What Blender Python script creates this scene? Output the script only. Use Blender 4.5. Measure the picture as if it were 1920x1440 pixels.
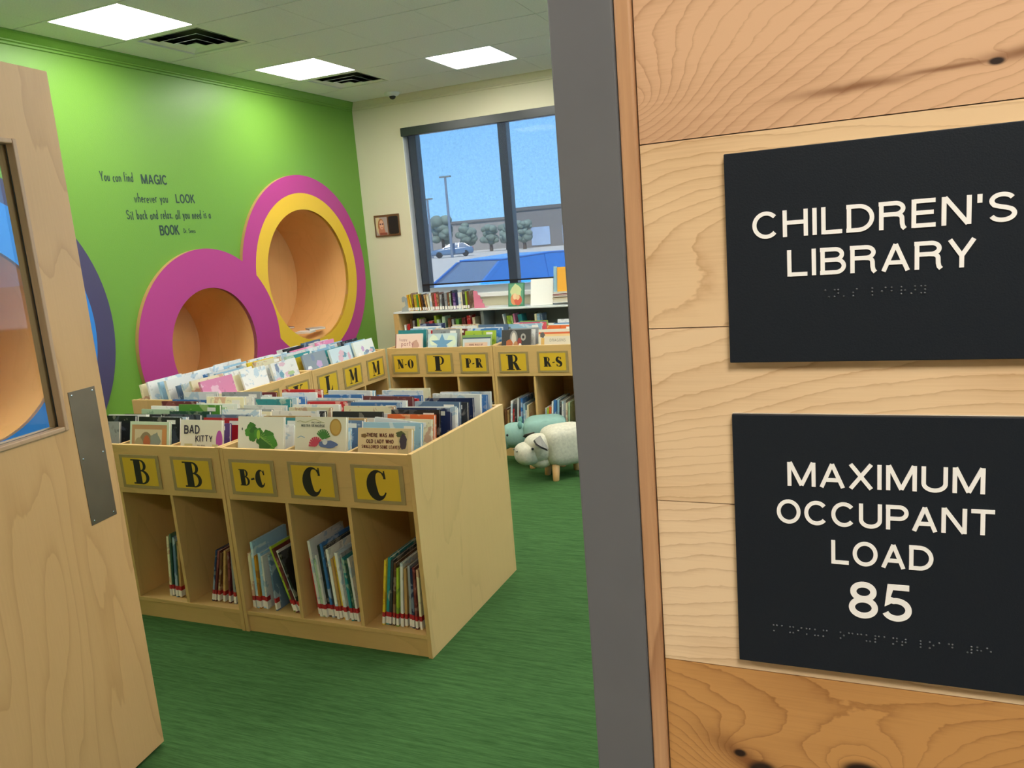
import bpy, bmesh, math, random
from mathutils import Matrix, Vector
PI = math.pi
random.seed(7)
sc = bpy.context.scene
for o in list(bpy.data.objects): bpy.data.objects.remove(o)
COL = sc.collection

# ------------------------------------------------------------------ camera
cam = bpy.data.cameras.new('camera'); cam_o = bpy.data.objects.new('camera', cam); COL.objects.link(cam_o)
yaw, pit, rol = [math.radians(a) for a in (23.5895467, 10.3340623, -4.67322482)]
fw = Vector((-math.sin(yaw)*math.cos(pit), math.cos(yaw)*math.cos(pit), -math.sin(pit)))
r0 = Vector((math.cos(yaw), math.sin(yaw), 0)); u0 = r0.cross(fw)
rt = math.cos(rol)*r0 + math.sin(rol)*u0; up = -math.sin(rol)*r0 + math.cos(rol)*u0
cm = Matrix(((rt.x, up.x, -fw.x, 0), (rt.y, up.y, -fw.y, 0), (rt.z, up.z, -fw.z, 1.572), (0, 0, 0, 1)))
cam_o.matrix_world = cm
cam.sensor_width = 36; cam.lens = 1502.97/1920*36; cam.clip_start = .02; cam.clip_end = 600
sc.camera = cam_o

# ------------------------------------------------------------------ colour management, world, sun
sc.view_settings.view_transform = 'Standard'; sc.view_settings.look = 'None'
sc.view_settings.gamma = 1; sc.view_settings.use_curve_mapping = False
sc.view_settings.exposure = 0.0
try: sc.cycles.use_denoising = True
except Exception: pass
sc.cycles.max_bounces = 8; sc.cycles.diffuse_bounces = 4; sc.cycles.transparent_max_bounces = 16
sc.cycles.sample_clamp_indirect = 6
W = bpy.data.worlds.new('sky'); sc.world = W; W.use_nodes = True
nt = W.node_tree; bg = nt.nodes['Background']
tc = nt.nodes.new('ShaderNodeTexCoord'); sx = nt.nodes.new('ShaderNodeSeparateXYZ'); rp = nt.nodes.new('ShaderNodeValToRGB')
nt.links.new(tc.outputs['Generated'], sx.inputs[0]); nt.links.new(sx.outputs['Z'], rp.inputs[0]); nt.links.new(rp.outputs[0], bg.inputs[0])
e = rp.color_ramp.elements
e[0].position = 0.0; e[0].color = (.34, .68, 1.0, 1); e[1].position = .35; e[1].color = (.08, .36, .95, 1)
e2_ = rp.color_ramp.elements.new(.75); e2_.color = (.40, .55, .80, 1)
bg.inputs[1].default_value = 3.0
sun = bpy.data.lights.new('sun', 'SUN'); sun.energy = 10; sun.angle = .01; sun.color = (1, .93, .82)
sun_o = bpy.data.objects.new('sun', sun); COL.objects.link(sun_o); sun_o.rotation_euler = (math.radians(42), 0, math.radians(20))
LAMP = 24        # luminance of the ceiling panels
HALL = 38        # luminance of the corridor panel

# ------------------------------------------------------------------ helpers
def lin(h):
    h = h.lstrip('#'); out = []
    for i in (0, 2, 4):
        c = int(h[i:i+2], 16)/255
        out.append(c/12.92 if c <= .04045 else ((c+.055)/1.055)**2.4)
    return tuple(out) + (1,)
def mat(name, col, rough=.6, metal=0, spec=.5, emit=None, es=0, noise=0, nscale=8, bump=0, bscale=60):
    m = bpy.data.materials.new(name); m.use_nodes = True; n = m.node_tree; b = n.nodes['Principled BSDF']
    c = lin(col) if isinstance(col, str) else col
    b.inputs['Base Color'].default_value = c; b.inputs['Roughness'].default_value = rough; b.inputs['Metallic'].default_value = metal
    b.inputs['Specular IOR Level'].default_value = spec
    if emit: b.inputs['Emission Color'].default_value = lin(emit); b.inputs['Emission Strength'].default_value = es
    if noise:
        t = n.nodes.new('ShaderNodeTexCoord'); q = n.nodes.new('ShaderNodeTexNoise'); q.inputs['Scale'].default_value = nscale; q.inputs['Detail'].default_value = 4
        r = n.nodes.new('ShaderNodeValToRGB'); n.links.new(t.outputs['Object'], q.inputs['Vector']); n.links.new(q.outputs['Fac'], r.inputs[0])
        r.color_ramp.elements[0].position = .3; r.color_ramp.elements[1].position = .7
        r.color_ramp.elements[0].color = tuple(x*(1-noise) for x in c[:3])+(1,); r.color_ramp.elements[1].color = tuple(min(1, x*(1+noise)) for x in c[:3])+(1,)
        n.links.new(r.outputs[0], b.inputs['Base Color'])
    if bump:
        t = n.nodes.new('ShaderNodeTexCoord'); q = n.nodes.new('ShaderNodeTexNoise'); q.inputs['Scale'].default_value = bscale; q.inputs['Detail'].default_value = 5
        n.links.new(t.outputs['Object'], q.inputs['Vector'])
        u = n.nodes.new('ShaderNodeBump'); u.inputs['Strength'].default_value = bump; u.inputs['Distance'].default_value = .003
        n.links.new(q.outputs['Fac'], u.inputs['Height']); n.links.new(u.outputs[0], b.inputs['Normal'])
    return m
class NT:
    def __init__(s, m): s.n = m.node_tree
    def math(s, op, a, b=None, c=None):
        q = s.n.nodes.new('ShaderNodeMath'); q.operation = op
        for i, v in enumerate((a, b, c)):
            if v is None: continue
            if isinstance(v, (int, float)): q.inputs[i].default_value = v
            else: s.n.links.new(v, q.inputs[i])
        return q.outputs[0]
    def noise(s, vec, scale, detail=3, rough=.5, dist=0):
        q = s.n.nodes.new('ShaderNodeTexNoise'); q.inputs['Scale'].default_value = scale; q.inputs['Detail'].default_value = detail
        q.inputs['Roughness'].default_value = rough; q.inputs['Distortion'].default_value = dist; s.n.links.new(vec, q.inputs['Vector']); return q.outputs['Fac']
    def scale(s, vec, v, loc=(0, 0, 0)):
        q = s.n.nodes.new('ShaderNodeMapping'); q.inputs['Scale'].default_value = v; q.inputs['Location'].default_value = loc; s.n.links.new(vec, q.inputs['Vector']); return q.outputs[0]
    def mix(s, f, a, b):
        q = s.n.nodes.new('ShaderNodeMix'); q.data_type = 'RGBA'
        if isinstance(f, (int, float)): q.inputs[0].default_value = f
        else: s.n.links.new(f, q.inputs[0])
        for i, v in ((6, a), (7, b)):
            if isinstance(v, tuple): q.inputs[i].default_value = v
            else: s.n.links.new(v, q.inputs[i])
        return q.outputs[2]
    def smooth(s, x, lo, hi):
        q = s.n.nodes.new('ShaderNodeMapRange'); q.interpolation_type = 'SMOOTHSTEP'; q.inputs['From Min'].default_value = lo; q.inputs['From Max'].default_value = hi
        s.n.links.new(x, q.inputs['Value']); return q.outputs[0]
def wood(name, base, dark, axis='Z', rough=.4, freq=14, line=.35, fibre=.25, figure=.0, rnd=True):
    """sawn veneer: growth lines run along AXIS"""
    m = mat(name, base, rough); t = NT(m); n = m.node_tree; b = n.nodes['Principled BSDF']
    co = n.nodes.new('ShaderNodeTexCoord').outputs['Object']
    if rnd:
        oi = n.nodes.new('ShaderNodeObjectInfo'); ad = n.nodes.new('ShaderNodeVectorMath'); ad.operation = 'MULTIPLY_ADD'
        n.links.new(oi.outputs['Random'], ad.inputs[0]); ad.inputs[1].default_value = (3.1, 1.7, 2.3); n.links.new(co, ad.inputs[2]); co = ad.outputs[0]
    al = {'X': (.22, 1, 1), 'Y': (1, .22, 1), 'Z': (1, 1, .22)}[axis]
    st = {'X': (.04, 1, 1), 'Y': (1, .04, 1), 'Z': (1, 1, .04)}[axis]
    f = t.noise(t.scale(co, al), 2.6, 2, .45, .3)
    f = t.math('ADD', t.math('MULTIPLY', f, freq), t.math('MULTIPLY', t.noise(t.scale(co, al), 30, 2), .25))
    saw = t.math('FRACT', f)
    ln = t.math('MULTIPLY', t.math('POWER', saw, 7), line)
    ln = t.math('MULTIPLY', ln, t.smooth(saw, 1.0, .97))
    fb = t.math('MULTIPLY', t.noise(t.scale(co, st), 160, 3, .6), fibre)
    bl = t.math('MULTIPLY', t.noise(co, 3.5, 2), figure)
    tot = t.math('ADD', t.math('ADD', ln, t.math('SUBTRACT', fb, fibre*.35)), bl)
    n.links.new(t.mix(tot, lin(base), lin(dark)), b.inputs['Base Color'])
    return m
class MB:
    def __init__(s): s.v = []; s.f = []; s.mi = []; s.sm = []
    def add(s, vs, fs, m=0, smooth=False):
        k = len(s.v); s.v += [tuple(v) for v in vs]
        for f in fs: s.f.append([i+k for i in f]); s.mi.append(m); s.sm.append(smooth)
        return s
    def box(s, x0, y0, z0, x1, y1, z1, m=0):
        v = [(x, y, z) for z in (z0, z1) for y in (y0, y1) for x in (x0, x1)]
        return s.add(v, [(0, 2, 3, 1), (4, 5, 7, 6), (0, 1, 5, 4), (2, 6, 7, 3), (0, 4, 6, 2), (1, 3, 7, 5)], m)
    def prism(s, pts, a0, a1, axis='y', m=0):
        """closed polygon PTS (two coordinates) pushed along AXIS from a0 to a1"""
        n = len(pts)
        P = {'x': lambda p, a: (a, p[0], p[1]), 'y': lambda p, a: (p[0], a, p[1]), 'z': lambda p, a: (p[0], p[1], a)}[axis]
        v = [P(p, a0) for p in pts] + [P(p, a1) for p in pts]
        f = [tuple(range(n)), tuple(range(2*n-1, n-1, -1))] + [(i, n+i, n+(i+1) % n, (i+1) % n) for i in range(n)]
        return s.add(v, f, m)
    def lathe(s, prof, n=24, M=None, m=0, smooth=True):
        M = M or Matrix(); v = []; f = []
        for r, z in prof:
            for i in range(n):
                a = 2*PI*i/n; v.append(M @ Vector((r*math.cos(a), r*math.sin(a), z)))
        k = len(prof)
        for j in range(k-1):
            for i in range(n): f.append((j*n+i, j*n+(i+1) % n, (j+1)*n+(i+1) % n, (j+1)*n+i))
        s.add(v, f, m, smooth)
        if prof[0][0] > 1e-5: s.add([v[i] for i in range(n)][::-1], [tuple(range(n))], m)
        if prof[-1][0] > 1e-5: s.add([v[(k-1)*n+i] for i in range(n)], [tuple(range(n))], m)
        return s
    def ell(s, c, r, n=20, k=12, M=None, m=0, p=1.0):
        """(super)ellipsoid"""
        M = M or Matrix(); v = []; f = []; sg = lambda q: math.copysign(abs(q)**p, q)
        for j in range(k+1):
            th = -PI/2 + PI*j/k
            for i in range(n):
                a = 2*PI*i/n
                v.append(M @ Vector((c[0]+r[0]*sg(math.cos(th))*sg(math.cos(a)), c[1]+r[1]*sg(math.cos(th))*sg(math.sin(a)), c[2]+r[2]*sg(math.sin(th)))))
        for j in range(k):
            for i in range(n): f.append((j*n+i, j*n+(i+1) % n, (j+1)*n+(i+1) % n, (j+1)*n+i))
        return s.add(v, f, m, True)
    def quadstrip(s, A, B, m=0):
        n = len(A); return s.add(list(A)+list(B), [(i, i+1, n+i+1, n+i) for i in range(n-1)], m)
    def build(s, name, mats, parent=None, bevel=0, loc=None, weld=False, seg=2):
        me = bpy.data.meshes.new(name); me.from_pydata(s.v, [], s.f)
        if not isinstance(mats, (list, tuple)): mats = [mats]
        for m in mats: me.materials.append(m)
        for p, i, q in zip(me.polygons, s.mi, s.sm): p.material_index = i; p.use_smooth = q
        bm = bmesh.new(); bm.from_mesh(me)
        if weld: bmesh.ops.remove_doubles(bm, verts=bm.verts, dist=1e-5)
        bmesh.ops.recalc_face_normals(bm, faces=bm.faces); bm.to_mesh(me); bm.free(); me.update()
        o = bpy.data.objects.new(name, me); COL.objects.link(o)
        if parent: o.parent = parent
        if loc: o.location = loc
        if bevel:
            d = o.modifiers.new('bevel', 'BEVEL'); d.width = bevel; d.segments = seg; d.limit_method = 'ANGLE'; d.angle_limit = .6
        return o
LABELS = {}
def tag(o, label, cat, group=None, kind=None):
    o['label'] = label; o['category'] = cat
    if group: o['group'] = group
    if kind: o['kind'] = kind
    return o
def thing(name, label, cat, loc=(0, 0, 0), rz=0, group=None):
    o = bpy.data.objects.new(name, None); COL.objects.link(o); o.location = loc; o.rotation_euler = (0, 0, rz); o.empty_display_size = .05
    return tag(o, label, cat, group)
def struct(o, label=None, cat=None):
    o['kind'] = 'structure'
    if label: o['label'] = label; o['category'] = cat
    return o
def circle(cy, cz, r, n=72): return [(cy+r*math.cos(2*PI*i/n), cz+r*math.sin(2*PI*i/n)) for i in range(n)]

# ------------------------------------------------------------------ lettering (stroke font, cap height 1)
def L(*p): return [(p[i], p[i+1]) for i in range(0, len(p), 2)]
def A(cx, cy, rx, ry, a0, a1, n=None):
    n = n or max(4, int(abs(a1-a0)/9)); return [(cx+rx*math.cos(math.radians(a0+(a1-a0)*i/n)), cy+ry*math.sin(math.radians(a0+(a1-a0)*i/n))) for i in range(n+1)]
h = .07
G = {  # advance, strokes (centre lines)
 'A': (.74, [L(.06, 0, .37, .97), L(.68, 0, .37, .97), L(.17, .31, .57, .31)]),
 'B': (.70, [L(.07, 0, .07, 1), L(.0, .93, .40, .93)+A(.40, .735, .19, .195, 90, -90)+L(.07, .54), L(.07, .54, .42, .54)+A(.42, .305, .22, .235, 90, -90)+L(.0, .07)]),
 'C': (.76, [A(.40, .5, .33, .44, 42, 318)]),
 'D': (.74, [L(.07, 0, .07, 1), L(.0, .93, .32, .93)+A(.32, .5, .35, .43, 90, -90)+L(.0, .07)]),
 'E': (.64, [L(.07, 0, .07, 1), L(.07, .93, .60, .93), L(.07, .52, .56, .52), L(.07, .07, .61, .07)]),
 'F': (.60, [L(.07, 0, .07, 1), L(.07, .93, .58, .93), L(.07, .50, .53, .50)]),
 'G': (.80, [A(.41, .5, .34, .44, 40, 350), L(.74, 0, .74, .45), L(.44, .45, .80, .45)]),
 'H': (.72, [L(.07, 0, .07, 1), L(.65, 0, .65, 1), L(.07, .53, .65, .53)]),
 'I': (.14, [L(.07, 0, .07, 1)]),
 'J': (.54, [L(.46, 1, .46, .25)+A(.26, .25, .2, .19, 0, -180)]),
 'K': (.70, [L(.07, 0, .07, 1), L(.62, 1, .10, .42), L(.26, .58, .66, 0)]),
 'L': (.58, [L(.07, 0, .07, 1), L(.07, .07, .57, .07)]),
 'M': (.86, [L(.07, 0, .07, 1), L(.79, 0, .79, 1), L(.09, 1, .43, .04), L(.77, 1, .43, .04)]),
 'N': (.74, [L(.07, 0, .07, 1), L(.67, 0, .67, 1), L(.09, .98, .65, .02)]),
 'O': (.80, [A(.40, .5, .33, .44, 90, 450)]),
 'P': (.68, [L(.07, 0, .07, 1), L(.0, .93, .40, .93)+A(.40, .69, .22, .24, 90, -90)+L(.07, .45)]),
 'Q': (.80, [A(.40, .5, .33, .44, 90, 450), L(.5, .25, .76, -.02)]),
 'R': (.72, [L(.07, 0, .07, 1), L(.0, .93, .42, .93)+A(.42, .735, .20, .195, 90, -90)+L(.07, .54), L(.38, .54)+A(.46, .38, .135, .15, 75, 0)+L(.60, .2, .62, .08, .67, 0)]),
 'S': (.70, [A(.35, .725, .25, .21, 25, 200)+L(.16, .58, .30, .52, .44, .48)+A(.36, .275, .27, .215, 45, -160)]),
 'T': (.66, [L(.33, 0, .33, 1), L(0, .93, .66, .93)]),
 'U': (.72, [L(.07, 1, .07, .34)+A(.36, .34, .29, .28, 180, 360)+L(.65, 1)]),
 'V': (.70, [L(.06, 1, .35, .03), L(.64, 1, .35, .03)]),
 'W': (.98, [L(.06, 1, .27, .03), L(.27, .03, .49, .98), L(.49, .98, .71, .03), L(.71, .03, .92, 1)]),
 'X': (.70, [L(.06, 0, .64, 1), L(.06, 1, .64, 0)]),
 'Y': (.70, [L(.06, 1, .35, .42), L(.64, 1, .35, .42), L(.35, .44, .35, 0)]),
 'Z': (.64, [L(.04, .93, .56, .93, .06, .07, .60, .07)]),
 '8': (.62, [A(.31, .73, .215, .20, 90, 450), A(.31, .285, .245, .225, 90, 450)]),
 '5': (.62, [L(.56, .93, .17, .93, .11, .50, .18, .57)+A(.30, .31, .25, .245, 105, -155)]),
 "'": (.16, [L(.08, 1, .08, .70)]), '!': (.16, [L(.08, 1, .08, .28), L(.08, 0, .08, .13)]), '-': (.36, [L(.04, .40, .32, .40)]),
 '.': (.16, [L(.08, 0, .08, .12)]), ',': (.16, [L(.09, .12, .06, -.1)]), ' ': (.34, []),
 'a': (.50, [A(.23, .25, .19, .24, 60, 330), L(.42, .52, .42, 0)]), 'b': (.50, [L(.07, 1, .07, 0), A(.25, .26, .18, .25, 140, -140)]),
 'c': (.42, [A(.24, .26, .18, .25, 50, 310)]), 'd': (.50, [L(.42, 1, .42, 0), A(.24, .26, .18, .25, 40, 320)]),
 'e': (.46, [L(.06, .27, .40, .30)+A(.23, .27, .18, .24, 8, 310)]), 'f': (.34, [L(.12, 0, .12, .8)+A(.24, .8, .12, .15, 180, 60), L(0, .55, .28, .55)]),
 'h': (.48, [L(.07, 1, .07, 0), L(.07, .3)+A(.24, .33, .17, .19, 160, 0)+L(.41, 0)]), 'i': (.16, [L(.08, .54, .08, 0), L(.08, .72, .08, .84)]),
 'k': (.46, [L(.07, 1, .07, 0), L(.38, .56, .09, .24), L(.18, .34, .42, 0)]), 'l': (.16, [L(.08, 1, .08, 0)]),
 'n': (.48, [L(.07, .54, .07, 0), L(.07, .3)+A(.24, .33, .17, .19, 160, 0)+L(.41, 0)]), 'o': (.46, [A(.23, .26, .18, .25, 90, 450)]),
 'p': (.50, [L(.07, .54, .07, -.28), A(.25, .26, .18, .25, 140, -140)]), 'g': (.50, [L(.42, .54, .42, -.15)+A(.24, -.12, .18, .15, 0, -150), A(.24, .26, .18, .25, 40, 320)]),
 'r': (.34, [L(.07, .54, .07, 0), L(.07, .28)+A(.22, .34, .15, .17, 160, 50)]), 's': (.40, [A(.20, .40, .13, .12, 30, 220)+A(.20, .13, .14, .12, 60, -150)]),
 't': (.34, [L(.15, .84, .15, 0, .26, 0), L(0, .55, .30, .55)]), 'u': (.48, [L(.07, .54, .07, .2)+A(.24, .2, .17, .18, 180, 360), L(.41, .54, .41, 0)]),
 'v': (.44, [L(.04, .54, .22, 0, .40, .54)]), 'w': (.60, [L(.03, .54, .17, .02, .30, .46, .43, .02, .57, .54)]), 'x': (.42, [L(.04, 0, .38, .54), L(.04, .54, .38, 0)]),
 'y': (.46, [L(.05, .54, .22, .06), L(.41, .54, .16, -.28)]),
}
def ribbon(pts, w):
    """left and right outline of a stroke, mitred; W a number or one width per point"""
    if isinstance(w, (int, float)):
        q = [pts[0]]
        for p in pts[1:]:
            if math.dist(p, q[-1]) > 1e-7: q.append(p)
        pts = q
    n = len(pts); ws = [w]*n if isinstance(w, (int, float)) else w; A_ = []; B_ = []
    closed = n > 3 and math.dist(pts[0], pts[-1]) < 1e-6
    for i in range(n):
        p = pts[i]; a = pts[i-1] if i else (pts[-2] if closed else None); b = pts[i+1] if i < n-1 else (pts[1] if closed else None)
        d1 = Vector((p[0]-a[0], p[1]-a[1])).normalized() if a else None; d2 = Vector((b[0]-p[0], b[1]-p[1])).normalized() if b else None
        d1 = d1 or d2; d2 = d2 or d1
        t = (d1+d2); t = t.normalized() if t.length > 1e-4 else d1
        nn = Vector((-t.y, t.x)); k = 1/max(.55, nn.dot(Vector((-d1.y, d1.x))))
        A_.append((p[0]+nn.x*ws[i]/2*k, p[1]+nn.y*ws[i]/2*k)); B_.append((p[0]-nn.x*ws[i]/2*k, p[1]-nn.y*ws[i]/2*k))
    return A_, B_
def text_width(s, sp, xs=1): return sum(G[c][0]*xs+sp for c in s)-sp
def text(mb, s, x, z, H, wd, sp=.14, xs=1.0, depth=0, P=None, m=0, align='c', jig=0):
    """writes S with cap height H; P maps (x, z, d) to space"""
    P = P or (lambda a, b, d: (a, -d, b)); x -= text_width(s, sp, xs)*H*(.5 if align == 'c' else 0)
    rr = random.Random(len(s))
    for c in s:
        ad, st = G[c]; dz = rr.uniform(-jig, jig)
        for k, q in enumerate(st):
            if len(q) < 2: continue
            a, b = ribbon([(u*xs*H, (v+dz)*H) for u, v in q], wd*H)
            a = [(x+u, z+v) for u, v in a]; b = [(x+u, z+v) for u, v in b]; n = len(a); d = depth+.00002*k
            mb.add([P(*u, d) for u in a]+[P(*u, d) for u in b], [(i, i+1, n+i+1, n+i) for i in range(n-1)], m)
            if depth:
                o = a+b[::-1]; n2 = len(o); mb.add([P(*u, d) for u in o]+[P(*u, 0) for u in o], [(i, (i+1) % n2, n2+(i+1) % n2, n2+i) for i in range(n2)], m)
        x += (ad*xs+sp)*H
# fat display letters: strokes with a width at each point
def V(*p): return [(p[i], p[i+1]) for i in range(0, len(p), 3)], [p[i+2] for i in range(0, len(p), 3)]
def VA(cx, cy, rx, ry, a0, a1, w0, w1, n=22):
    """arc whose width swings from w0 at its ends to w1 in its middle"""
    pts = A(cx, cy, rx, ry, a0, a1, n); return pts, [w0+(w1-w0)*math.sin(PI*i/n)**2 for i in range(n+1)]
FAT = {
 'B': (.86, [V(.30, 0, .34, .30, 1, .34), V(.0, .97, .06, .45, .975, .05), V(.02, .03, .06, .45, .025, .05), VA(.45, .755, .24, .215, 90, -90, .05, .15), VA(.45, .285, .33, .265, 95, -90, .05, .17)]),
 'C': (.80, [VA(.46, .5, .30, .47, 65, 325, .05, .40), V(.70, .99, .05, .70, .70, .10), V(.60, .93, .05, .70, .80, .11)]),
 'K': (.92, [V(.26, 0, .32, .26, 1, .32), V(.0, .97, .06, .5, .97, .06), V(.0, .03, .06, .5, .03, .06), V(.40, .48, .05, .74, .96, .06), V(.60, .97, .06, .88, .97, .06), V(.44, .56, .26, .76, .02, .28), V(.6, .03, .06, .95, .03, .06)]),
 'L': (.76, [V(.30, 0, .30, .30, 1, .30), V(.05, .97, .06, .56, .97, .06), V(.05, .03, .06, .68, .03, .06), V(.52, .05, .10, .70, .12, .12, .74, .36, .03)]),
 'M': (1.06, [V(.20, .02, .06, .22, .98, .08), V(.05, .97, .06, .30, .97, .06), V(.24, .98, .24, .46, .22, .22), V(.46, .18, .06, .86, .98, .08), V(.82, 0, .26, .86, .99, .26), V(.05, .03, .06, .36, .03, .06), V(.62, .03, .06, 1.02, .03, .06)]),
 'N': (.94, [V(.20, 0, .08, .20, 1, .08), V(.02, .97, .06, .3, .97, .06), V(.02, .03, .06, .36, .03, .06), V(.22, .96, .30, .74, .06, .30), V(.80, 0, .08, .80, 1, .08), V(.62, .97, .06, .94, .97, .06)]),
 'O': (.86, [VA(.43, .5, .27, .47, 90, 270, .06, .28), VA(.43, .5, .27, .47, -90, 90, .06, .28)]),
 'P': (.80, [V(.30, 0, .34, .30, 1, .34), V(.0, .97, .06, .45, .975, .05), V(.05, .03, .06, .56, .03, .06), VA(.45, .70, .27, .27, 90, -90, .05, .16)]),
 'R': (.96, [V(.28, 0, .34, .28, 1, .34), V(.0, .97, .06, .45, .975, .05), V(.0, .03, .06, .54, .03, .06), VA(.45, .74, .25, .235, 90, -90, .05, .16), V(.48, .52, .12, .60, .40, .22, .78, .03, .24), V(.66, .03, .06, .98, .03, .06)]),
 'S': (.76, [(A(.38, .74, .25, .22, 30, 200, 12)+[(.30, .54), (.46, .46)]+A(.38, .26, .27, .22, 35, -150, 12), [.06]*4+[.1, .13, .16, .18, .2, .22, .24, .26, .28, .30, .30]+[.28, .26, .24, .22, .2, .18, .16, .13, .1, .08, .06, .06, .06]), V(.64, .98, .05, .62, .74, .12), V(.13, .02, .05, .12, .26, .12)]),
 '-': (.46, [V(.08, .40, .10, .38, .46, .12)]),
}
def fat_text(mb, s, cx, cz, H, y, m=0, xs=1.0):
    ws = [FAT[c][0]*xs+.06 for c in s]; x = cx-(sum(ws)-.06)*H/2; k = 0
    for c, w in zip(s, ws):
        for p, wd in FAT[c][1]:
            a, b = ribbon([(u*xs, v) for u, v in p], wd); n = len(a); k += 1
            if len(wd) != len(p): raise ValueError(c)
            mb.add([(x+u*H, y-.00003*k, cz-H/2+v*H) for u, v in a]+[(x+u*H, y-.00003*k, cz-H/2+v*H) for u, v in b], [(i, i+1, n+i+1, n+i) for i in range(n-1)], m)
        x += w*H

# ------------------------------------------------------------------ materials
M_green = mat('green_wall_paint', '#6c9a3a', .42, spec=.35, bump=.25, bscale=140)
M_cream = mat('cream_wall_paint', '#d6cfb2', .55, bump=.2, bscale=140)
M_tile = mat('ceiling_tile', '#ebebe8', .9, noise=.06, nscale=120, bump=.5, bscale=220)
M_tee = mat('ceiling_tee', '#a9aaa4', .6)
M_white = mat('white_paint', '#e9e9e6', .5)
M_lens = mat('lit_diffuser', '#ffffff', .4, emit='#fffdf4', es=LAMP)
M_hall = mat('lit_corridor_diffuser', '#ffffff', .4, emit='#fff8ee', es=HALL)
M_dark = mat('vent_dark', '#1c1d1a', .7)
M_black = mat('black_paint', '#14161a', .4)
M_frame = mat('grey_frame_paint', '#66686b', .42, noise=.03, nscale=20)
M_seam = mat('joint_shadow', '#1a0f0a', .8)
M_sign = mat('sign_charcoal', '#1a2028', .5, spec=.22, bump=.12, bscale=900)
M_letter = mat('raised_letter_white', '#fbfaf6', .45)
M_clear = mat('sign_backing', '#b9b6ae', .3)
M_maple = wood('maple_bin', '#d8b172', '#a07c46', 'Z', .42, 8, .22, .18, .12)
M_maple_x = wood('maple_bin_level', '#d8b172', '#a07c46', 'X', .42, 8, .22, .18, .12)
M_ply = wood('maple_edge', '#a5834c', '#6d4f26', 'Z', .5, 20, .4, .3)
M_door = wood('maple_door', '#d8a970', '#a9783f', 'Z', .36, 11, .36, .22, .14)
M_bead = wood('door_bead', '#c09a74', '#946c4a', 'Z', .4, 10, .3, .3)
M_steel = mat('brushed_steel', '#927c64', .46, 1, noise=.12, nscale=6)
M_screw = mat('screw_steel', '#d8d8d8', .25, 1)
M_trimwood = wood('cherry_trim', '#cfa277', '#8a5a3a', 'Z', .4, 12, .5, .75, .25)
M_birch = wood('birch_bent_ply', '#e6b274', '#c68c4a', 'Z', .5, 6, .18, .2, .2)
M_magenta = mat('magenta_laminate', '#b03a83', .45)
M_yellow = mat('yellow_laminate', '#e0b62f', .45)
M_navy = mat('navy_laminate', '#453f60', .42)
M_blue = mat('blue_laminate', '#2f7fd0', .4)
M_card = mat('yellow_card', '#d9b12a', .5)
M_holder = mat('card_holder_plastic', '#a08a5c', .25, noise=.06, nscale=30)
M_ink = mat('black_ink', '#17120c', .6)
M_navyink = mat('wall_lettering', '#1d3a30', .6)
M_page = mat('book_pages', '#e9e2cf', .9)
M_lab = mat('spine_label_white', '#ece8e0', .5)
M_redband = mat('spine_label_red', '#b3242c', .5)
M_shelfmetal = mat('white_shelf_metal', '#dfe2e0', .4)
M_shelfdark = mat('grey_shelf_metal', '#6e7472', .5)

def carpet():
    m = mat('carpet', '#2f7040', .95, spec=.1); t = NT(m); n = m.node_tree; b = n.nodes['Principled BSDF']
    co = n.nodes.new('ShaderNodeTexCoord').outputs['Object']
    a = t.noise(t.scale(co, (5, 75, 1)), 1, 4, .65); c = t.noise(t.scale(co, (18, 230, 1)), 1, 2, .6); d = t.noise(co, 1.1, 2)
    f = t.math('ADD', t.math('MULTIPLY', a, .55), t.math('ADD', t.math('MULTIPLY', c, .35), t.math('MULTIPLY', d, .1)))
    f = t.smooth(f, .30, .70)
    n.links.new(t.mix(f, lin('#2b4a24'), lin('#46693a')), b.inputs['Base Color'])
    u = n.nodes.new('ShaderNodeBump'); u.inputs['Strength'].default_value = .5; u.inputs['Distance'].default_value = .004
    n.links.new(c, u.inputs['Height']); n.links.new(u.outputs[0], b.inputs['Normal'])
    return m
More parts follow.
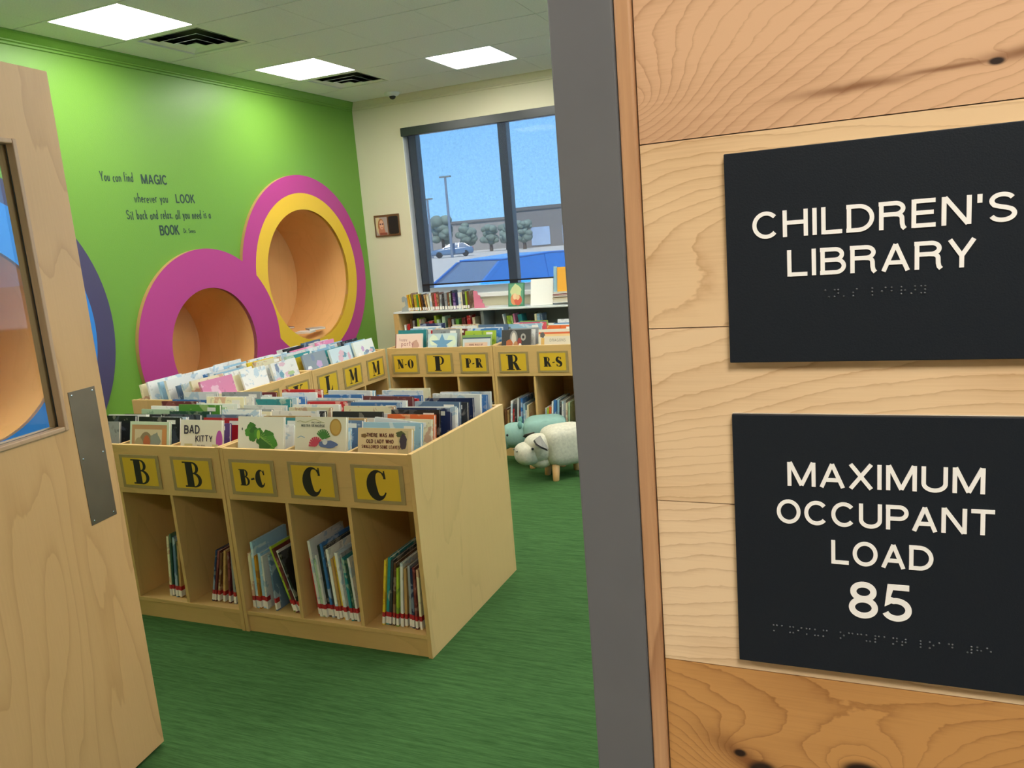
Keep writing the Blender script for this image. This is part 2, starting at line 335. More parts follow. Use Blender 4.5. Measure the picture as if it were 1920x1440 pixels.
def plank(name, base, dark, freq, knots, streaks=(), line=.5, warp=.9, slope=0.0, rough=.38):
    """flat-sawn board; growth lines are level sets of z*freq plus bumps round the knots"""
    m = mat(name, base, rough); t = NT(m); n = m.node_tree; b = n.nodes['Principled BSDF']
    co = n.nodes.new('ShaderNodeTexCoord').outputs['Object']
    sp = n.nodes.new('ShaderNodeSeparateXYZ'); n.links.new(co, sp.inputs[0]); x, z = sp.outputs['X'], sp.outputs['Z']
    f = t.math('ADD', t.math('MULTIPLY', z, freq), t.math('MULTIPLY', x, slope*freq))
    f = t.math('ADD', f, t.math('MULTIPLY', t.noise(t.scale(co, (7, 1, 16)), 1, 2, .4), warp*2.4))
    f = t.math('ADD', f, t.math('MULTIPLY', t.noise(t.scale(co, (28, 1, 60)), 1, 3, .6), .7))
    f = t.math('ADD', f, t.math('MULTIPLY', t.noise(t.scale(co, (140, 1, 190)), 1, 2, .5), .13))
    core = None
    for kx, kz, kw, kh, amp, cr in knots:
        dx = t.math('DIVIDE', t.math('SUBTRACT', x, kx), kw); dz = t.math('DIVIDE', t.math('SUBTRACT', z, kz), kh)
        d2 = t.math('ADD', t.math('MULTIPLY', dx, dx), t.math('MULTIPLY', dz, dz))
        f = t.math('ADD', f, t.math('MULTIPLY', t.math('EXPONENT', t.math('MULTIPLY', t.math('SQRT', d2), -1.0)), amp))
        if cr:
            c = t.math('EXPONENT', t.math('MULTIPLY', d2, -1/(cr*cr))); core = c if core is None else t.math('MAXIMUM', core, c)
    st = None
    for kx, kz, kw, kh, ang in streaks:
        ca, sa = math.cos(ang), math.sin(ang)
        u_ = t.math('SUBTRACT', x, kx); v_ = t.math('SUBTRACT', z, kz)
        p = t.math('DIVIDE', t.math('ADD', t.math('MULTIPLY', u_, ca), t.math('MULTIPLY', v_, sa)), kw)
        q = t.math('DIVIDE', t.math('SUBTRACT', t.math('MULTIPLY', v_, ca), t.math('MULTIPLY', u_, sa)), kh)
        q = t.math('ADD', q, t.math('MULTIPLY', t.math('SUBTRACT', t.noise(t.scale(co, (40, 1, 10)), 1, 3), .5), 1.6))
        c = t.math('EXPONENT', t.math('MULTIPLY', t.math('ADD', t.math('MULTIPLY', p, p), t.math('MULTIPLY', q, q)), -1.0)); st = c if st is None else t.math('MAXIMUM', st, c)
    saw = t.math('FRACT', f)
    ln = t.math('MULTIPLY', t.math('MULTIPLY', t.math('POWER', saw, 9), t.smooth(saw, 1.0, .95)), line)
    ln = t.math('ADD', ln, t.math('MULTIPLY', saw, .10))
    fb = t.math('MULTIPLY', t.math('SUBTRACT', t.noise(t.scale(co, (14, 1, 700)), 1, 3, .6), .45), .35)
    bl = t.math('MULTIPLY', t.math('SUBTRACT', t.noise(t.scale(co, (5, 1, 14)), 1, 3, .5), .5), .8)
    tot = t.math('ADD', t.math('ADD', ln, fb), bl)
    col = t.mix(tot, lin(base), lin(dark))
    if st is not None: col = t.mix(t.math('MULTIPLY', st, .85), col, lin('#7a4a26'))
    if core is not None: col = t.mix(t.smooth(core, .25, .75), col, lin('#24120a'))
    n.links.new(col, b.inputs['Base Color'])
    return m

# ------------------------------------------------------------------ the room
XL, YW, ZC = -4.75, 7.35, 3.05
XR, YF = 5.2, .62
struct(MB().box(-6.0, YF+.02, -.12, XR, YW+.25, 0).build('floor', carpet()))
struct(MB().box(-6.0, -2.4, -.12, XR, YF+.02, 0).build('floor', mat('corridor_floor', '#8a8378', .6, noise=.1)))
# green wall with the three round openings
NOOK = [('navy', 2.975, 1.216, .612), ('small', 4.965, .905, .466), ('big', 6.293, 1.375, .608)]
def holed_wall(y0, y1, z0, z1, holes, x0, x1, name, m):
    """wall slab with round holes: each hole sits in a square cell filled with a ring of quads"""
    mb = MB(); cells = []
    edges_y = sorted({y0, y1} | {c for h in holes for c in (h[1]-h[3]-.03, h[1]+h[3]+.03)})
    for a, b in zip(edges_y, edges_y[1:]):
        hh = [h for h in holes if abs((a+b)/2-h[1]) < 1e-3]
        if not hh: mb.box(x0, a, z0, x1, b, z1); continue
        h = hh[0]; r = h[3]; c0, c1 = h[2]-r-.03, h[2]+r+.03
        mb.box(x0, a, z0, x1, b, c0); mb.box(x0, a, c1, x1, b, z1)
        n = 72; inn = circle(h[1], h[2], r, n); out = []
        for i in range(n):
            ca, sa = math.cos(2*PI*i/n), math.sin(2*PI*i/n); k = (r+.03)/max(abs(ca), abs(sa)); out.append((h[1]+k*ca, h[2]+k*sa))
        for xx in (x0, x1): mb.add([(xx, *p) for p in inn]+[(xx, *p) for p in out], [(i, (i+1) % n, n+(i+1) % n, n+i) for i in range(n)])
    return mb.build(name, m)
struct(holed_wall(.62, YW+.25, 0, ZC+.2, NOOK, XL-.12, XL, 'wall_left', M_green))
# window wall
WX0, WX1, WZ0, WZ1 = -4.19, -1.2, 1.03, 2.735
mb = MB(); mb.box(XL-.12, YW, 0, WX0, YW+.25, ZC+.2); mb.box(WX1, YW, 0, .2, YW+.25, ZC+.2); mb.box(4.4, YW, 0, XR, YW+.25, ZC+.2); mb.box(.2, YW, 0, 4.4, YW+.25, WZ0); mb.box(.2, YW, WZ1, 4.4, YW+.25, ZC+.2)  # right-hand opening is added, out of view, to let in daylight
mb.box(WX0, YW, 0, WX1, YW+.25, WZ0); mb.box(WX0, YW, WZ1, WX1, YW+.25, ZC+.2); struct(mb.build('wall_back', M_cream))
mb = MB(); mb.box(XR, -2.5, 0, XR+.1, 1.6, ZC+.2); mb.box(XR, 6.6, 0, XR+.1, YW+.25, ZC+.2); mb.box(XR, 1.6, 0, XR+.1, 6.6, .75); mb.box(XR, 1.6, WZ1, XR+.1, 6.6, ZC+.2)  # opening added in this unseen wall for daylight on the ceiling
struct(mb.build('wall_right', M_cream))
# front wall: planks right of the opening, plain wall elsewhere
OPX, OPL, OPZ = -.2145, -2.045, 2.15
WT = .15
mb = MB(); mb.box(-.150, YF+.02, 0, XR, YF+WT, ZC+.2); mb.box(OPL-.06, YF, OPZ+.06, -.150, YF+WT, ZC+.2); mb.box(-5.0, YF, 0, OPL-.06, YF+WT, ZC+.2)
struct(mb.build('wall_front', M_cream))
PZ = [.0, .1, .23, .37, .51, .65, .79, .93, 1.07, 1.2101, 1.3510, 1.4925, 1.6327, 1.7735, 1.914, 2.055, 2.195, 2.336, 2.70]
pl_mats = {
 9: plank('plank_pale', '#ecd0a8', '#a8743f', 88, [(-.30, 1.28, .10, .05, 7, 0)], line=.5),
 10: plank('plank_pale_plain', '#e8caa0', '#a8743f', 95, [(-.20, 1.43, .12, .05, 7, 0)], line=.5),
 11: plank('plank_pale_arch', '#e6c69a', '#a26c38', 62, [(-.05, 1.57, .13, .055, -8, 0)], line=.48),
 12: plank('plank_swirl', '#d9b08a', '#8d5a32', 92, [(-.152, 1.665, .06, .05, 11, 0), (.0835, 1.6575, .010, .005, 2.5, .55)], [(.0, 1.6535, .04, .0032, .05), (.06, 1.6575, .045, .0018, .05), (.10, 1.661, .03, .004, .08)], line=.5, warp=1.0, slope=-.35),
 8: plank('plank_knotty', '#c99558', '#7a4519', 105, [(.004, 1.133, .075, .045, 15, .24), (-.072, 1.1185, .02, .015, 5, .7), (-.0898, 1.132, .03, .02, 6, .2)], [(-.085, 1.127, .035, .010, -.5)], line=.55, warp=1.0),
}
gen = plank('plank_plain', '#cfa06a', '#945f30', 80, [(.6, .6, .2, .1, 5, .2)], line=.45)
pw = MB(); mats = [gen]+[pl_mats[k] for k in (8, 9, 10, 11, 12)]
for i in range(len(PZ)-1):
    mi = {8: 1, 9: 2, 10: 3, 11: 4, 12: 5}.get(i, 0)
    pw.box(-.150+.0006, YF, PZ[i]+.0004, 3.2, YF+.0195, PZ[i+1]-.0004, mi)
struct(pw.build('wall_front_planks', mats))
struct(MB().box(-.150, YF+.012, .0, 3.2, YF+.0195, 2.70).build('wall_front_backing', M_seam))
struct(MB().box(-.1638, YF-.003, 0, -.1506, YF+.03, 2.70).build('trim_1', M_trimwood, bevel=.0022), 'reddish wooden edge strip standing between the grey door frame and the planks', 'trim')
struct(MB().box(-.1640, YF+.004, 0, -.1500, YF+.035, 2.70).build('trim_2', M_seam))
# steel door frame: right jamb, left jamb, head (face, return and stop in one profile)
fr = MB()
def jamb(x_in, sgn, z1):
    xo = x_in+sgn*.0505; y0, y1 = YF-.004, YF+WT+.006
    P = [(x_in, y0), (xo, y0), (xo, y0+.03), (x_in+sgn*.012, y0+.03), (x_in+sgn*.012, y1-.03), (xo, y1-.03), (xo, y1), (x_in, y1), (x_in, YF+.105), (x_in-sgn*.016, YF+.105), (x_in-sgn*.016, YF+.055), (x_in, YF+.055)]
    fr.prism(P, 0, z1, 'z')
jamb(OPX, 1, OPZ+.0505); jamb(OPL, -1, OPZ+.0505)
fr.box(OPL, YF-.0038, OPZ, OPX, YF+WT+.0058, OPZ+.0505)
struct(fr.build('trim_3', M_frame, bevel=.0016, seg=3), 'dark grey steel door frame around the opening beside the plank wall', 'door frame')
# crowns
def crown(name, m, pts, axis, a0, a1): struct(MB().prism(pts, a0, a1, axis).build(name, m))
prof = [(0, ZC), (.062, ZC), (.062, ZC-.010), (.052, ZC-.016), (.040, ZC-.030), (.026, ZC-.044), (.020, ZC-.048), (.020, ZC-.056), (.010, ZC-.062), (.010, ZC-.074), (0, ZC-.078)]
crown('trim_4', M_green, [(XL+a, z) for a, z in prof], 'y', .75, YW)
crown('trim_5', M_cream, [(YW-a, z) for a, z in prof], 'x', XL, XR)
# ceiling: lay-in tiles 0.61 m, tee grid in the gaps; openings for lights and vents
GX, GY, S = -4.43, 3.637, .61
lights = [(0, 0), (0, 3), (2, 4)]                   # the three seen: cells counted from (GX, GY)
hidden = [(2, -2), (0, -3), (4, 0), (6, 1), (6, -2), (6, 4), (8, 0), (8, 3), (10, -2), (10, 4), (12, 1)]
vents = [(0, 1), (0, 4)]
mb = MB(); hole = set(lights) | set(vents) | set(hidden)
for i in range(-1, 16):
    for j in range(-6, 7):
        x0, x1 = max(GX+i*S, XL), min(GX+(i+1)*S, XR); y0, y1 = max(GY+j*S, YF+WT), min(GY+(j+1)*S, YW)
        if x1-x0 < .02 or y1-y0 < .02 or (i, j) in hole: continue
        mb.box(x0+.0015, y0+.0065, ZC, x1-.0015, y1-.0065, ZC+.015)
struct(mb.build('ceiling', M_tile))
gr = MB()
for i in range(0, 17): gr.box(GX+i*S-.0125, YF+WT, ZC+.004, GX+i*S+.0125, YW, ZC+.03) if GX+i*S < XR else None
for j in range(-4, 7): gr.box(XL, GY+j*S-.0125, ZC+.005, XR, GY+j*S+.0125, ZC+.03)
struct(gr.build('ceiling_grid', M_tee))
struct(MB().box(-6.2, YF+.02, ZC+.2, XR+.2, YW+.25, ZC+.3).build('ceiling_slab', M_tee))
# corridor shell (behind the camera)
struct(MB().box(-5.0, -2.5, 0, XR, -2.4, 2.8).build('wall_corridor', M_cream)); struct(MB().box(-5.1, -2.5, 0, -5.0, YF, 2.8).build('wall_corridor_end', M_cream))
struct(MB().box(-5.1, -2.5, 2.70, XR, YF, 2.8).build('ceiling_corridor', M_tile))

def light_panel(x0, y0, s, m, label, z=ZC, group='ceiling lights'):
    t = thing('ceiling_light', label, 'ceiling light', (x0+s/2, y0+s/2, z), 0, group); a = s/2
    f = MB()
    for b in ((-a, -a, -a+.02, a), (a-.02, -a, a, a), (-a+.02, -a, a-.02, -a+.02), (-a+.02, a-.02, a-.02, a)): f.box(b[0], b[1], 0, b[2], b[3], .05)
    f.box(-a, -a, .05, a, a, .055); f.build('frame', M_white, t)
    MB().box(-a+.02, -a+.02, .006, a-.02, a-.02, .012).build('diffuser', m, t)
names = ['lit square ceiling panel nearest the door, beside the near vent', 'lit square ceiling panel beside the far vent over the tall round nook', 'lit square ceiling panel in front of the window']
for (i, j), nm in zip(lights, names): light_panel(GX+i*S, GY+j*S, S, M_lens, nm)
for i, j in hidden: light_panel(GX+i*S, GY+j*S, S, M_lens, 'lit square ceiling panel farther right in the room', group='ceiling lights out of view')
light_panel(.15, -.75, .61, M_hall, 'lit square ceiling panel in the corridor before the signs', 2.69, 'corridor lights')
light_panel(-2.6, -.75, .61, M_hall, 'lit square ceiling panel in the corridor before the door', 2.69, 'corridor lights')
def vent(x0, y0, label):
    t = thing('ceiling_vent', label, 'vent', (x0+S/2, y0+S/2, ZC), 0, 'ceiling vents'); a = S/2
    MB().box(-a, -a, .09, a, a, .095).build('duct', M_dark, t)
    f = MB()
    def cone(r0, z0, r1, z1, w=.004):
        v = [(sx_*r0, sy_*r0, z0) for sx_, sy_ in ((-1, -1), (1, -1), (1, 1), (-1, 1))]+[(sx_*r1, sy_*r1, z1) for sx_, sy_ in ((-1, -1), (1, -1), (1, 1), (-1, 1))]
        return v, [(i, (i+1) % 4, 4+(i+1) % 4, 4+i) for i in range(4)]
    for b in ((-a, -a, -a+.045, a), (a-.045, -a, a, a), (-a+.045, -a, a-.045, -a+.045), (-a+.045, a-.045, a-.045, a)): f.box(b[0], b[1], 0, b[2], b[3], .006)
    f.add(*cone(a-.045, 0, a-.050, .012)); f.build('frame', M_white, t)
    for r, z in ((.236, .004), (.172, -.007), (.108, -.018)):
        q = MB(); q.add(*cone(r, z, r-.024, z+.009)); q.add(*cone(r, z+.0015, r-.024, z+.0105)); q.add(*cone(r, z, r, z+.0015)); q.build('louver', M_white, t)
    MB().add([(-.05, -.05, -.024), (.05, -.05, -.024), (.05, .05, -.024), (-.05, .05, -.024), (0, 0, .0)], [(0, 1, 2, 3), (0, 1, 4), (1, 2, 4), (2, 3, 4), (3, 0, 4)]).build('center_cone', M_white, t)
vent(GX+0*S, GY+1*S, 'square louvered ceiling vent beside the nearest lit panel'); vent(GX+0*S, GY+4*S, 'square louvered ceiling vent near the far corner of the green wall')
t = thing('security_camera', 'small white dome camera with black lens on the ceiling near the window', 'security camera', (-4.15, 7.16, ZC))
MB().lathe([(.075, 0), (.075, -.012), (.066, -.024), (.040, -.036)], 24).build('base', M_white, t)
MB().ell((.008, -.008, -.036), (.032, .032, .03)).build('lens', M_black, t)

# ------------------------------------------------------------------ round reading nooks in the green wall
def ring(mb, cy, cz, r0, r1, x0, x1, m=0, n=96):
    a, b = circle(cy, cz, r0, n), circle(cy, cz, r1, n)
    for (p, xp), (q, xq) in (((a, x1), (b, x1)), ((b, x1), (b, x0)), ((a, x0), (a, x1))):
        mb.add([(xp, *u) for u in p]+[(xq, *u) for u in q], [(i, (i+1) % n, n+(i+1) % n, n+i) for i in range(n)], m)
    return mb
def nook(label, cy, cz, rings, hole, x_front, edge):
    t = thing('reading_nook', label, 'wall nook', (XL, cy, cz-rings[0][0]), 0, 'round reading nooks in the green wall')
    def loc(o): o.location = (-XL, -cy, -(cz-rings[0][0])); return o
    loc(ring(MB(), cy, cz, rings[0][0]-.0005, rings[0][0], XL, x_front-.002).build('ring_edge', edge, t))
    for k, (r1, r0, m, nm) in enumerate(rings):
        o = loc(ring(MB(), cy, cz, r0, r1-(.0005 if k == 0 else 0), XL, x_front).build(nm, m, t))
    n = 96; D = XL-.61; a = circle(cy, cz, hole, n); tb = MB()
    tb.add([(x_front, *p) for p in a]+[(D, *p) for p in a], [(i, n+i, n+(i+1) % n, (i+1) % n) for i in range(n)], 0, True)
    b = circle(cy, cz, hole+.02, n); tb.add([(XL-.125, *p) for p in b]+[(D-.02, *p) for p in b], [(i, n+i, n+(i+1) % n, (i+1) % n) for i in range(n)], 0, True)
    loc(tb.build('tunnel', M_birch, t)); loc(MB().prism(circle(cy, cz, hole+.02, n), D-.02, D, 'x').build('back_panel', M_birch, t))
    return t
M_edge = mat('cut_panel_edge', '#b08a55', .6)
nook('round reading nook with navy and blue rings, partly behind the open door', 2.975, 1.216, [(1.045, .90, M_navy, 'outer_ring'), (.90, .612, M_blue, 'inner_ring')], .612, XL+.032, M_edge)
nook('smaller round reading nook with one wide magenta ring', 4.965, .905, [(.775, .466, M_magenta, 'outer_ring')], .466, XL+.034, M_edge)
nook('tall round reading nook with magenta and yellow rings, holding a few books', 6.293, 1.375, [(.920, .757, M_magenta, 'outer_ring'), (.757, .608, M_yellow, 'inner_ring')], .608, XL+.031, M_edge)

# wall quotation: hand-lettered vinyl
t = thing('wall_quote', 'dark hand-lettered quotation about magic and books on the green wall', 'wall lettering', (XL, 4.6, 2.0))
PW = lambda a, b, d: (.0012+d, a-4.6, b-2.0)
def qline(s, y, z, H, w, sp, xs): q = MB(); text(q, s, y, z, H, w, sp, xs, 0, PW, 0, 'l', .05); q.build('lettering', M_navyink, t)
qline('You can find', 4.138, 2.178, .066, .12, .10, .60); qline('MAGIC', 4.49, 2.166, .068, .19, .12, .93)
qline('wherever you', 4.398, 2.035, .066, .12, .10, .68); qline('LOOK', 4.79, 2.035, .066, .18, .12, .88)
qline('Sit back and relax. all you need is a', 4.308, 1.915, .066, .12, .11, .585)
qline('BOOK', 4.588, 1.798, .072, .18, .10, .76); qline('Dr. Seuss', 4.82, 1.806, .036, .13, .11, .62)

# ------------------------------------------------------------------ window, shade, outside
t = bpy.data.objects.new('window_1', None); COL.objects.link(t); t.location = (WX0, YW+.1, WZ0); struct(t, 'wide dark framed window looking on a car park', 'window')
def wl(o): o.location = (-WX0, -(YW+.1), -WZ0); return o
M_alu = mat('window_frame_dark', '#2b3038', .35)
mb = MB(); Y0, Y1 = YW+.09, YW+.19
for a, b in ((WX0, WX0+.095), (-3.185, -3.095), (-2.14, -2.05), (WX1-.08, WX1)): mb.box(a, Y0, WZ0+.05, b, Y1, WZ1)
mb.box(WX0, Y0+.001, WZ1-.06, WX1, Y1-.001, WZ1); wl(mb.build('frame', M_alu, t, bevel=.004))
wl(MB().box(WX0, Y0+.001, WZ0+.02, WX1, Y1-.001, WZ0+.09).build('bottom_rail', mat('window_rail_silver', '#b9c2c8', .35), t))
wl(MB().box(WX0+.003, YW-.035, WZ0-.02, WX1-.003, YW+.25, WZ0+.02).build('sill', M_white, t, bevel=.004))
wl(MB().box(WX0-.001, YW-.001, WZ0, WX0+.006, YW+.25, WZ1).build('reveal', M_white, t))
gm = bpy.data.materials.new('window_glass'); gm.use_nodes = True; n = gm.node_tree; n.nodes.remove(n.nodes['Principled BSDF'])
mx = n.nodes.new('ShaderNodeMixShader'); tr = n.nodes.new('ShaderNodeBsdfTransparent'); gl = n.nodes.new('ShaderNodeBsdfGlossy'); gl.inputs['Roughness'].default_value = .02
tr.inputs[0].default_value = (.93, .96, .98, 1); fz = n.nodes.new('ShaderNodeFresnel'); fz.inputs[0].default_value = 1.3
n.links.new(fz.outputs[0], mx.inputs[0]); n.links.new(tr.outputs[0], mx.inputs[1]); n.links.new(gl.outputs[0], mx.inputs[2]); n.links.new(mx.outputs[0], n.nodes['Material Output'].inputs[0])
for a, b in ((WX0+.095, -3.185), (-3.095, -2.14), (-2.05, WX1-.08)): wl(MB().box(a, YW+.137, WZ0+.09, b, YW+.143, WZ1-.06).build('glass', gm, t))
for nm, bx in (('added_window_2', (.2, YW+.137, WZ0, 4.4, YW+.143, WZ1)), ('added_window_3', (XR+.04, 1.6, .75, XR+.046, 6.6, WZ1))):  # two windows added out of view to bring daylight onto the ceiling
    g = MB().box(*bx).build(nm, gm); struct(g)
t = thing('roller_shade', 'sheer grey roller shade drawn most of the way down over the window', 'roller shade', (WX0, YW, WZ1))
def sl(o): o.location = (-WX0, -YW, -WZ1); return o
sl(MB().box(WX0-.002, YW-.03, WZ1-.082, WX1, YW+.04, WZ1).build('fascia', mat('shade_fascia', '#22262b', .3, spec=.6), t, bevel=.003))
sm = bpy.data.materials.new('shade_mesh'); sm.use_nodes = True; n = sm.node_tree; n.nodes.remove(n.nodes['Principled BSDF'])
mx = n.nodes.new('ShaderNodeMixShader'); tr = n.nodes.new('ShaderNodeBsdfTransparent'); df = n.nodes.new('ShaderNodeBsdfDiffuse'); df.inputs[0].default_value = lin('#4d5666')
tcn = n.nodes.new('ShaderNodeTexCoord'); nz = n.nodes.new('ShaderNodeTexNoise'); nz.inputs['Scale'].default_value = 45; nz.inputs['Detail'].default_value = 3; n.links.new(tcn.outputs['Object'], nz.inputs['Vector'])
mr = n.nodes.new('ShaderNodeMapRange'); mr.inputs['To Min'].default_value = .36; mr.inputs['To Max'].default_value = .46; n.links.new(nz.outputs['Fac'], mr.inputs['Value'])
n.links.new(mr.outputs[0], mx.inputs[0]); n.links.new(tr.outputs[0], mx.inputs[1]); n.links.new(df.outputs[0], mx.inputs[2]); n.links.new(mx.outputs[0], n.nodes['Material Output'].inputs[0])
sl(MB().box(-4.112, YW-.0205, 1.165, WX1-.05, YW-.0198, WZ1-.08).build('fabric', sm, t))
sl(MB().box(-4.114, YW-.025, 1.153, WX1-.048, YW-.016, 1.168).build('hem_bar', M_black, t))

# outside: car park, cars, trees, store, lamp posts
struct(MB().box(-220, YW+.3, -.35, 120, 260, -.2).build('ground_outside', mat('asphalt', '#bdb7ab', .9, noise=.08, nscale=.4)))
struct(MB().box(-60, 13.5, -.2, 30, 17.5, -.14).build('trim_6', mat('dry_grass', '#a59d78', .95, noise=.15, nscale=3)))
def car(name, label, loc, rz, body, k=1.0, sedan=False, van=False):
    t = thing(name, label, 'car', loc, rz); t.scale = (k, k, k)
    # body: sections along y (rear 0 to front 4.5), half width, sill, shoulder
    sec = [(0, .78, .42, .88), (.15, .86, .28, .98), (.9, .90, .24, 1.0), (2.6, .91, .24, .98), (3.6, .89, .26, .92), (4.3, .82, .28, .80), (4.5, .70, .40, .68)]
    v = []; f = []; q = 10
    for y, w, z0, z1 in sec:
        for x_, z_ in ((-w*.9, z0), (-w, z0+.12), (-w, z1-.14), (-w*.93, z1-.03), (-w*.8, z1), (w*.8, z1), (w*.93, z1-.03), (w, z1-.14), (w, z0+.12), (w*.9, z0)): v.append((x_, y, z_))
    for j in range(len(sec)-1):
        for i in range(q): f.append((j*q+i, j*q+(i+1) % q, (j+1)*q+(i+1) % q, (j+1)*q+i))
    f += [tuple(range(q)), tuple(range((len(sec)-1)*q, len(sec)*q))]
    MB().add(v, f, 0, True).build('body', body, t, bevel=.03)
    y0, y1, y2, y3 = (.35, .95, 2.35, 3.2) if sedan else (.05, .45, 2.35, 3.25)
    zt = 1.42 if sedan else 1.62
    cab = MB(); lo = [(y0, .80), (y3, .80)]; P = [(y0, .97, .80), (y1, zt-.03, .62), ((y1+y2)/2, zt, .60), (y2, zt-.04, .61), (y3, .95, .80)]
    pv = [(s*w, y, z) for s in (-1, 1) for y, z, w in P]
    if van: MB().add(pv, [(0, 1, 2, 3, 4), (5, 6, 7, 8, 9)]).build('side_panel', body, t)
    MB().add(pv, [(0, 1, 6, 5), (3, 4, 9, 8)]+([] if van else [(0, 1, 2, 3, 4), (5, 6, 7, 8, 9)])).build('window', mat('car_glass', '#5d6c80', .05, spec=.9), t)
    MB().add([(s*w*1.01, y, z+dz) for dz in (0, .03) for s in (-1, 1) for y, z, w in P[1:4]], [(0, 1, 4, 3), (1, 2, 5, 4), (6, 9, 10, 7), (7, 10, 11, 8), (0, 3, 9, 6), (2, 8, 11, 5), (0, 6, 7, 1), (1, 7, 8, 2), (3, 4, 10, 9), (4, 5, 11, 10)]).build('roof', body, t, bevel=.015)
    for s in (-1, 1):
        for (ya, za, wa), (yb, zb, wb) in ((P[0], P[1]), (P[3], P[4]), ((1.55, .97, .81), (1.5, zt-.01, .62))):
            a, b = Vector((s*wa*1.01, ya, za)), Vector((s*wb*1.01, yb, zb))
            MB().add([a+Vector((0, -.05, 0)), a+Vector((0, .05, 0)), b+Vector((0, .05, 0)), b+Vector((0, -.05, 0)), a+Vector((-s*.05, -.05, 0)), a+Vector((-s*.05, .05, 0)), b+Vector((-s*.05, .05, 0)), b+Vector((-s*.05, -.05, 0))], [(0, 1, 2, 3), (4, 7, 6, 5), (0, 4, 5, 1), (1, 5, 6, 2), (2, 6, 7, 3), (3, 7, 4, 0)]).build('pillar', body, t)
    tyre = mat('tyre', '#17181a', .8)
    for s in (-1, 1):
        for y in (.85, 3.6):
            M = Matrix.Translation((s*.80, y, .33)) @ Matrix.Rotation(PI/2, 4, 'Y')
            w = MB().lathe([(.2, -.1), (.31, -.1), (.33, -.07), (.33, .07), (.31, .1), (.2, .1)], 20, M).build('wheel', tyre, t)
            MB().lathe([(.02, -.1), (.2, -.08), (.2, .08), (.02, .1)], 16, M).build('rim', M_screw, t)
        MB().ell((s*.98, 3.0, 1.02), (.10, .05, .07)).build('mirror', body, t)
        MB().ell((s*.66, 4.44, .64), (.17, .06, .08)).build('headlight', M_screw, t)
        MB().ell((s*.72, .04, .86), (.12, .05, .09)).build('tail_light', mat('tail_red', '#a01515', .2), t)
    return t
BLUE = mat('car_blue', '#2a6fc4', .18, spec=.8)
car('parked_car', 'bright blue van-like car parked right outside the window', (-3.85, 12.5, -.2), PI-.55, BLUE, .93, van=True)
car('distant_car', 'grey blue sedan parked far across the lot', (-42.5, 89, -.2), -PI/2+.45-PI, mat('car_slate', '#57718f', .25, spec=.7), 1.15, True)
car('distant_car', 'dark vehicle parked before the long building', (-30, 88, -.2), -PI/2+.3, mat('car_dark', '#343a44', .25), 1.2)
def tree(label, x, y, r, hgt, seed):
    t = thing('tree', label, 'tree', (x, y, -.2), 0, 'trees beyond the car park'); rr = random.Random(seed)
    MB().lathe([(.28, 0), (.2, hgt*.5), (.1, hgt*.8)], 10).build('trunk', mat('bark', '#5a4a3c', .9), t)
    cb = MB()
    for k in range(26):
        a = rr.uniform(0, 2*PI); q = r*rr.uniform(0, .75); s = r*rr.uniform(.28, .5)
        cb.ell((q*math.cos(a), q*math.sin(a), hgt*.62+rr.uniform(-.25, .35)*hgt), (s, s, s*.8), 10, 7)
    cb.build('crown', mat('leaves', '#6f7d72', .9, noise=.3, nscale=1.5), t)
for k, (x, y, r, hh) in enumerate([(-57.5, 110, 2.0, 5.6), (-53.5, 110, 1.6, 4.2), (-50.0, 111, 1.5, 3.6), (-61.5, 110, 1.5, 3.4), (-46.5, 109, 1.6, 3.8), (-43.0, 107, 1.5, 3.8)]):
    tree(['tallest round tree far beyond the car park', 'medium tree just past the tallest tree', 'small tree beyond the far sedan', 'low bushy tree at the far edge by the shade', 'grey green tree near the window mullion', 'broad tree behind the window mullion'][k], x, y, r, hh, k)
t = thing('low_building', 'long low pale building at the far edge of the car park', 'building', (-74, 132, -.2))
MB().box(-20, 0, 0, 35, 10, 5.0).build('wall', mat('low_wall', '#8f8a84', .8), t); MB().box(-20.3, -.3, 5.0, 35.3, 10.3, 5.4).build('roof', mat('low_roof', '#6f6c6a', .8), t)
t = thing('store_building', 'long dark grey building across the car park', 'building', (-36, 121, -.2))
MB().box(-12, -6, 0, 30, 8, 5.6).build('wall', mat('store_wall', '#77726e', .8), t)
MB().box(-12.2, -6.2, 5.6, 30.2, 8.2, 6.1).build('roof', mat('store_roof', '#5b5855', .8), t)
for k in range(7): MB().box(-9+k*5, -6.1, .3, -6+k*5, -6, 3.0).build('window', mat('store_glass', '#9fb2cc', .1), t)
for x, y, hh, lb in ((-43.4, 85, 9.2, 'tall thin lamp post in the middle of the car park'), (-48.7, 90, 7.2, 'shorter lamp post near the left of the car park')):
    t = thing('lamp_post', lb, 'lamp post', (x, y, -.2), 0, 'car park lamp posts')
    MB().lathe([(.17, 0), (.13, hh)], 10).build('pole', mat('post_grey', '#6d7a8c', .5), t); MB().box(-.7, -.15, hh-.05, .7, .15, hh+.12).build('lamp_head', M_shelfdark, t)

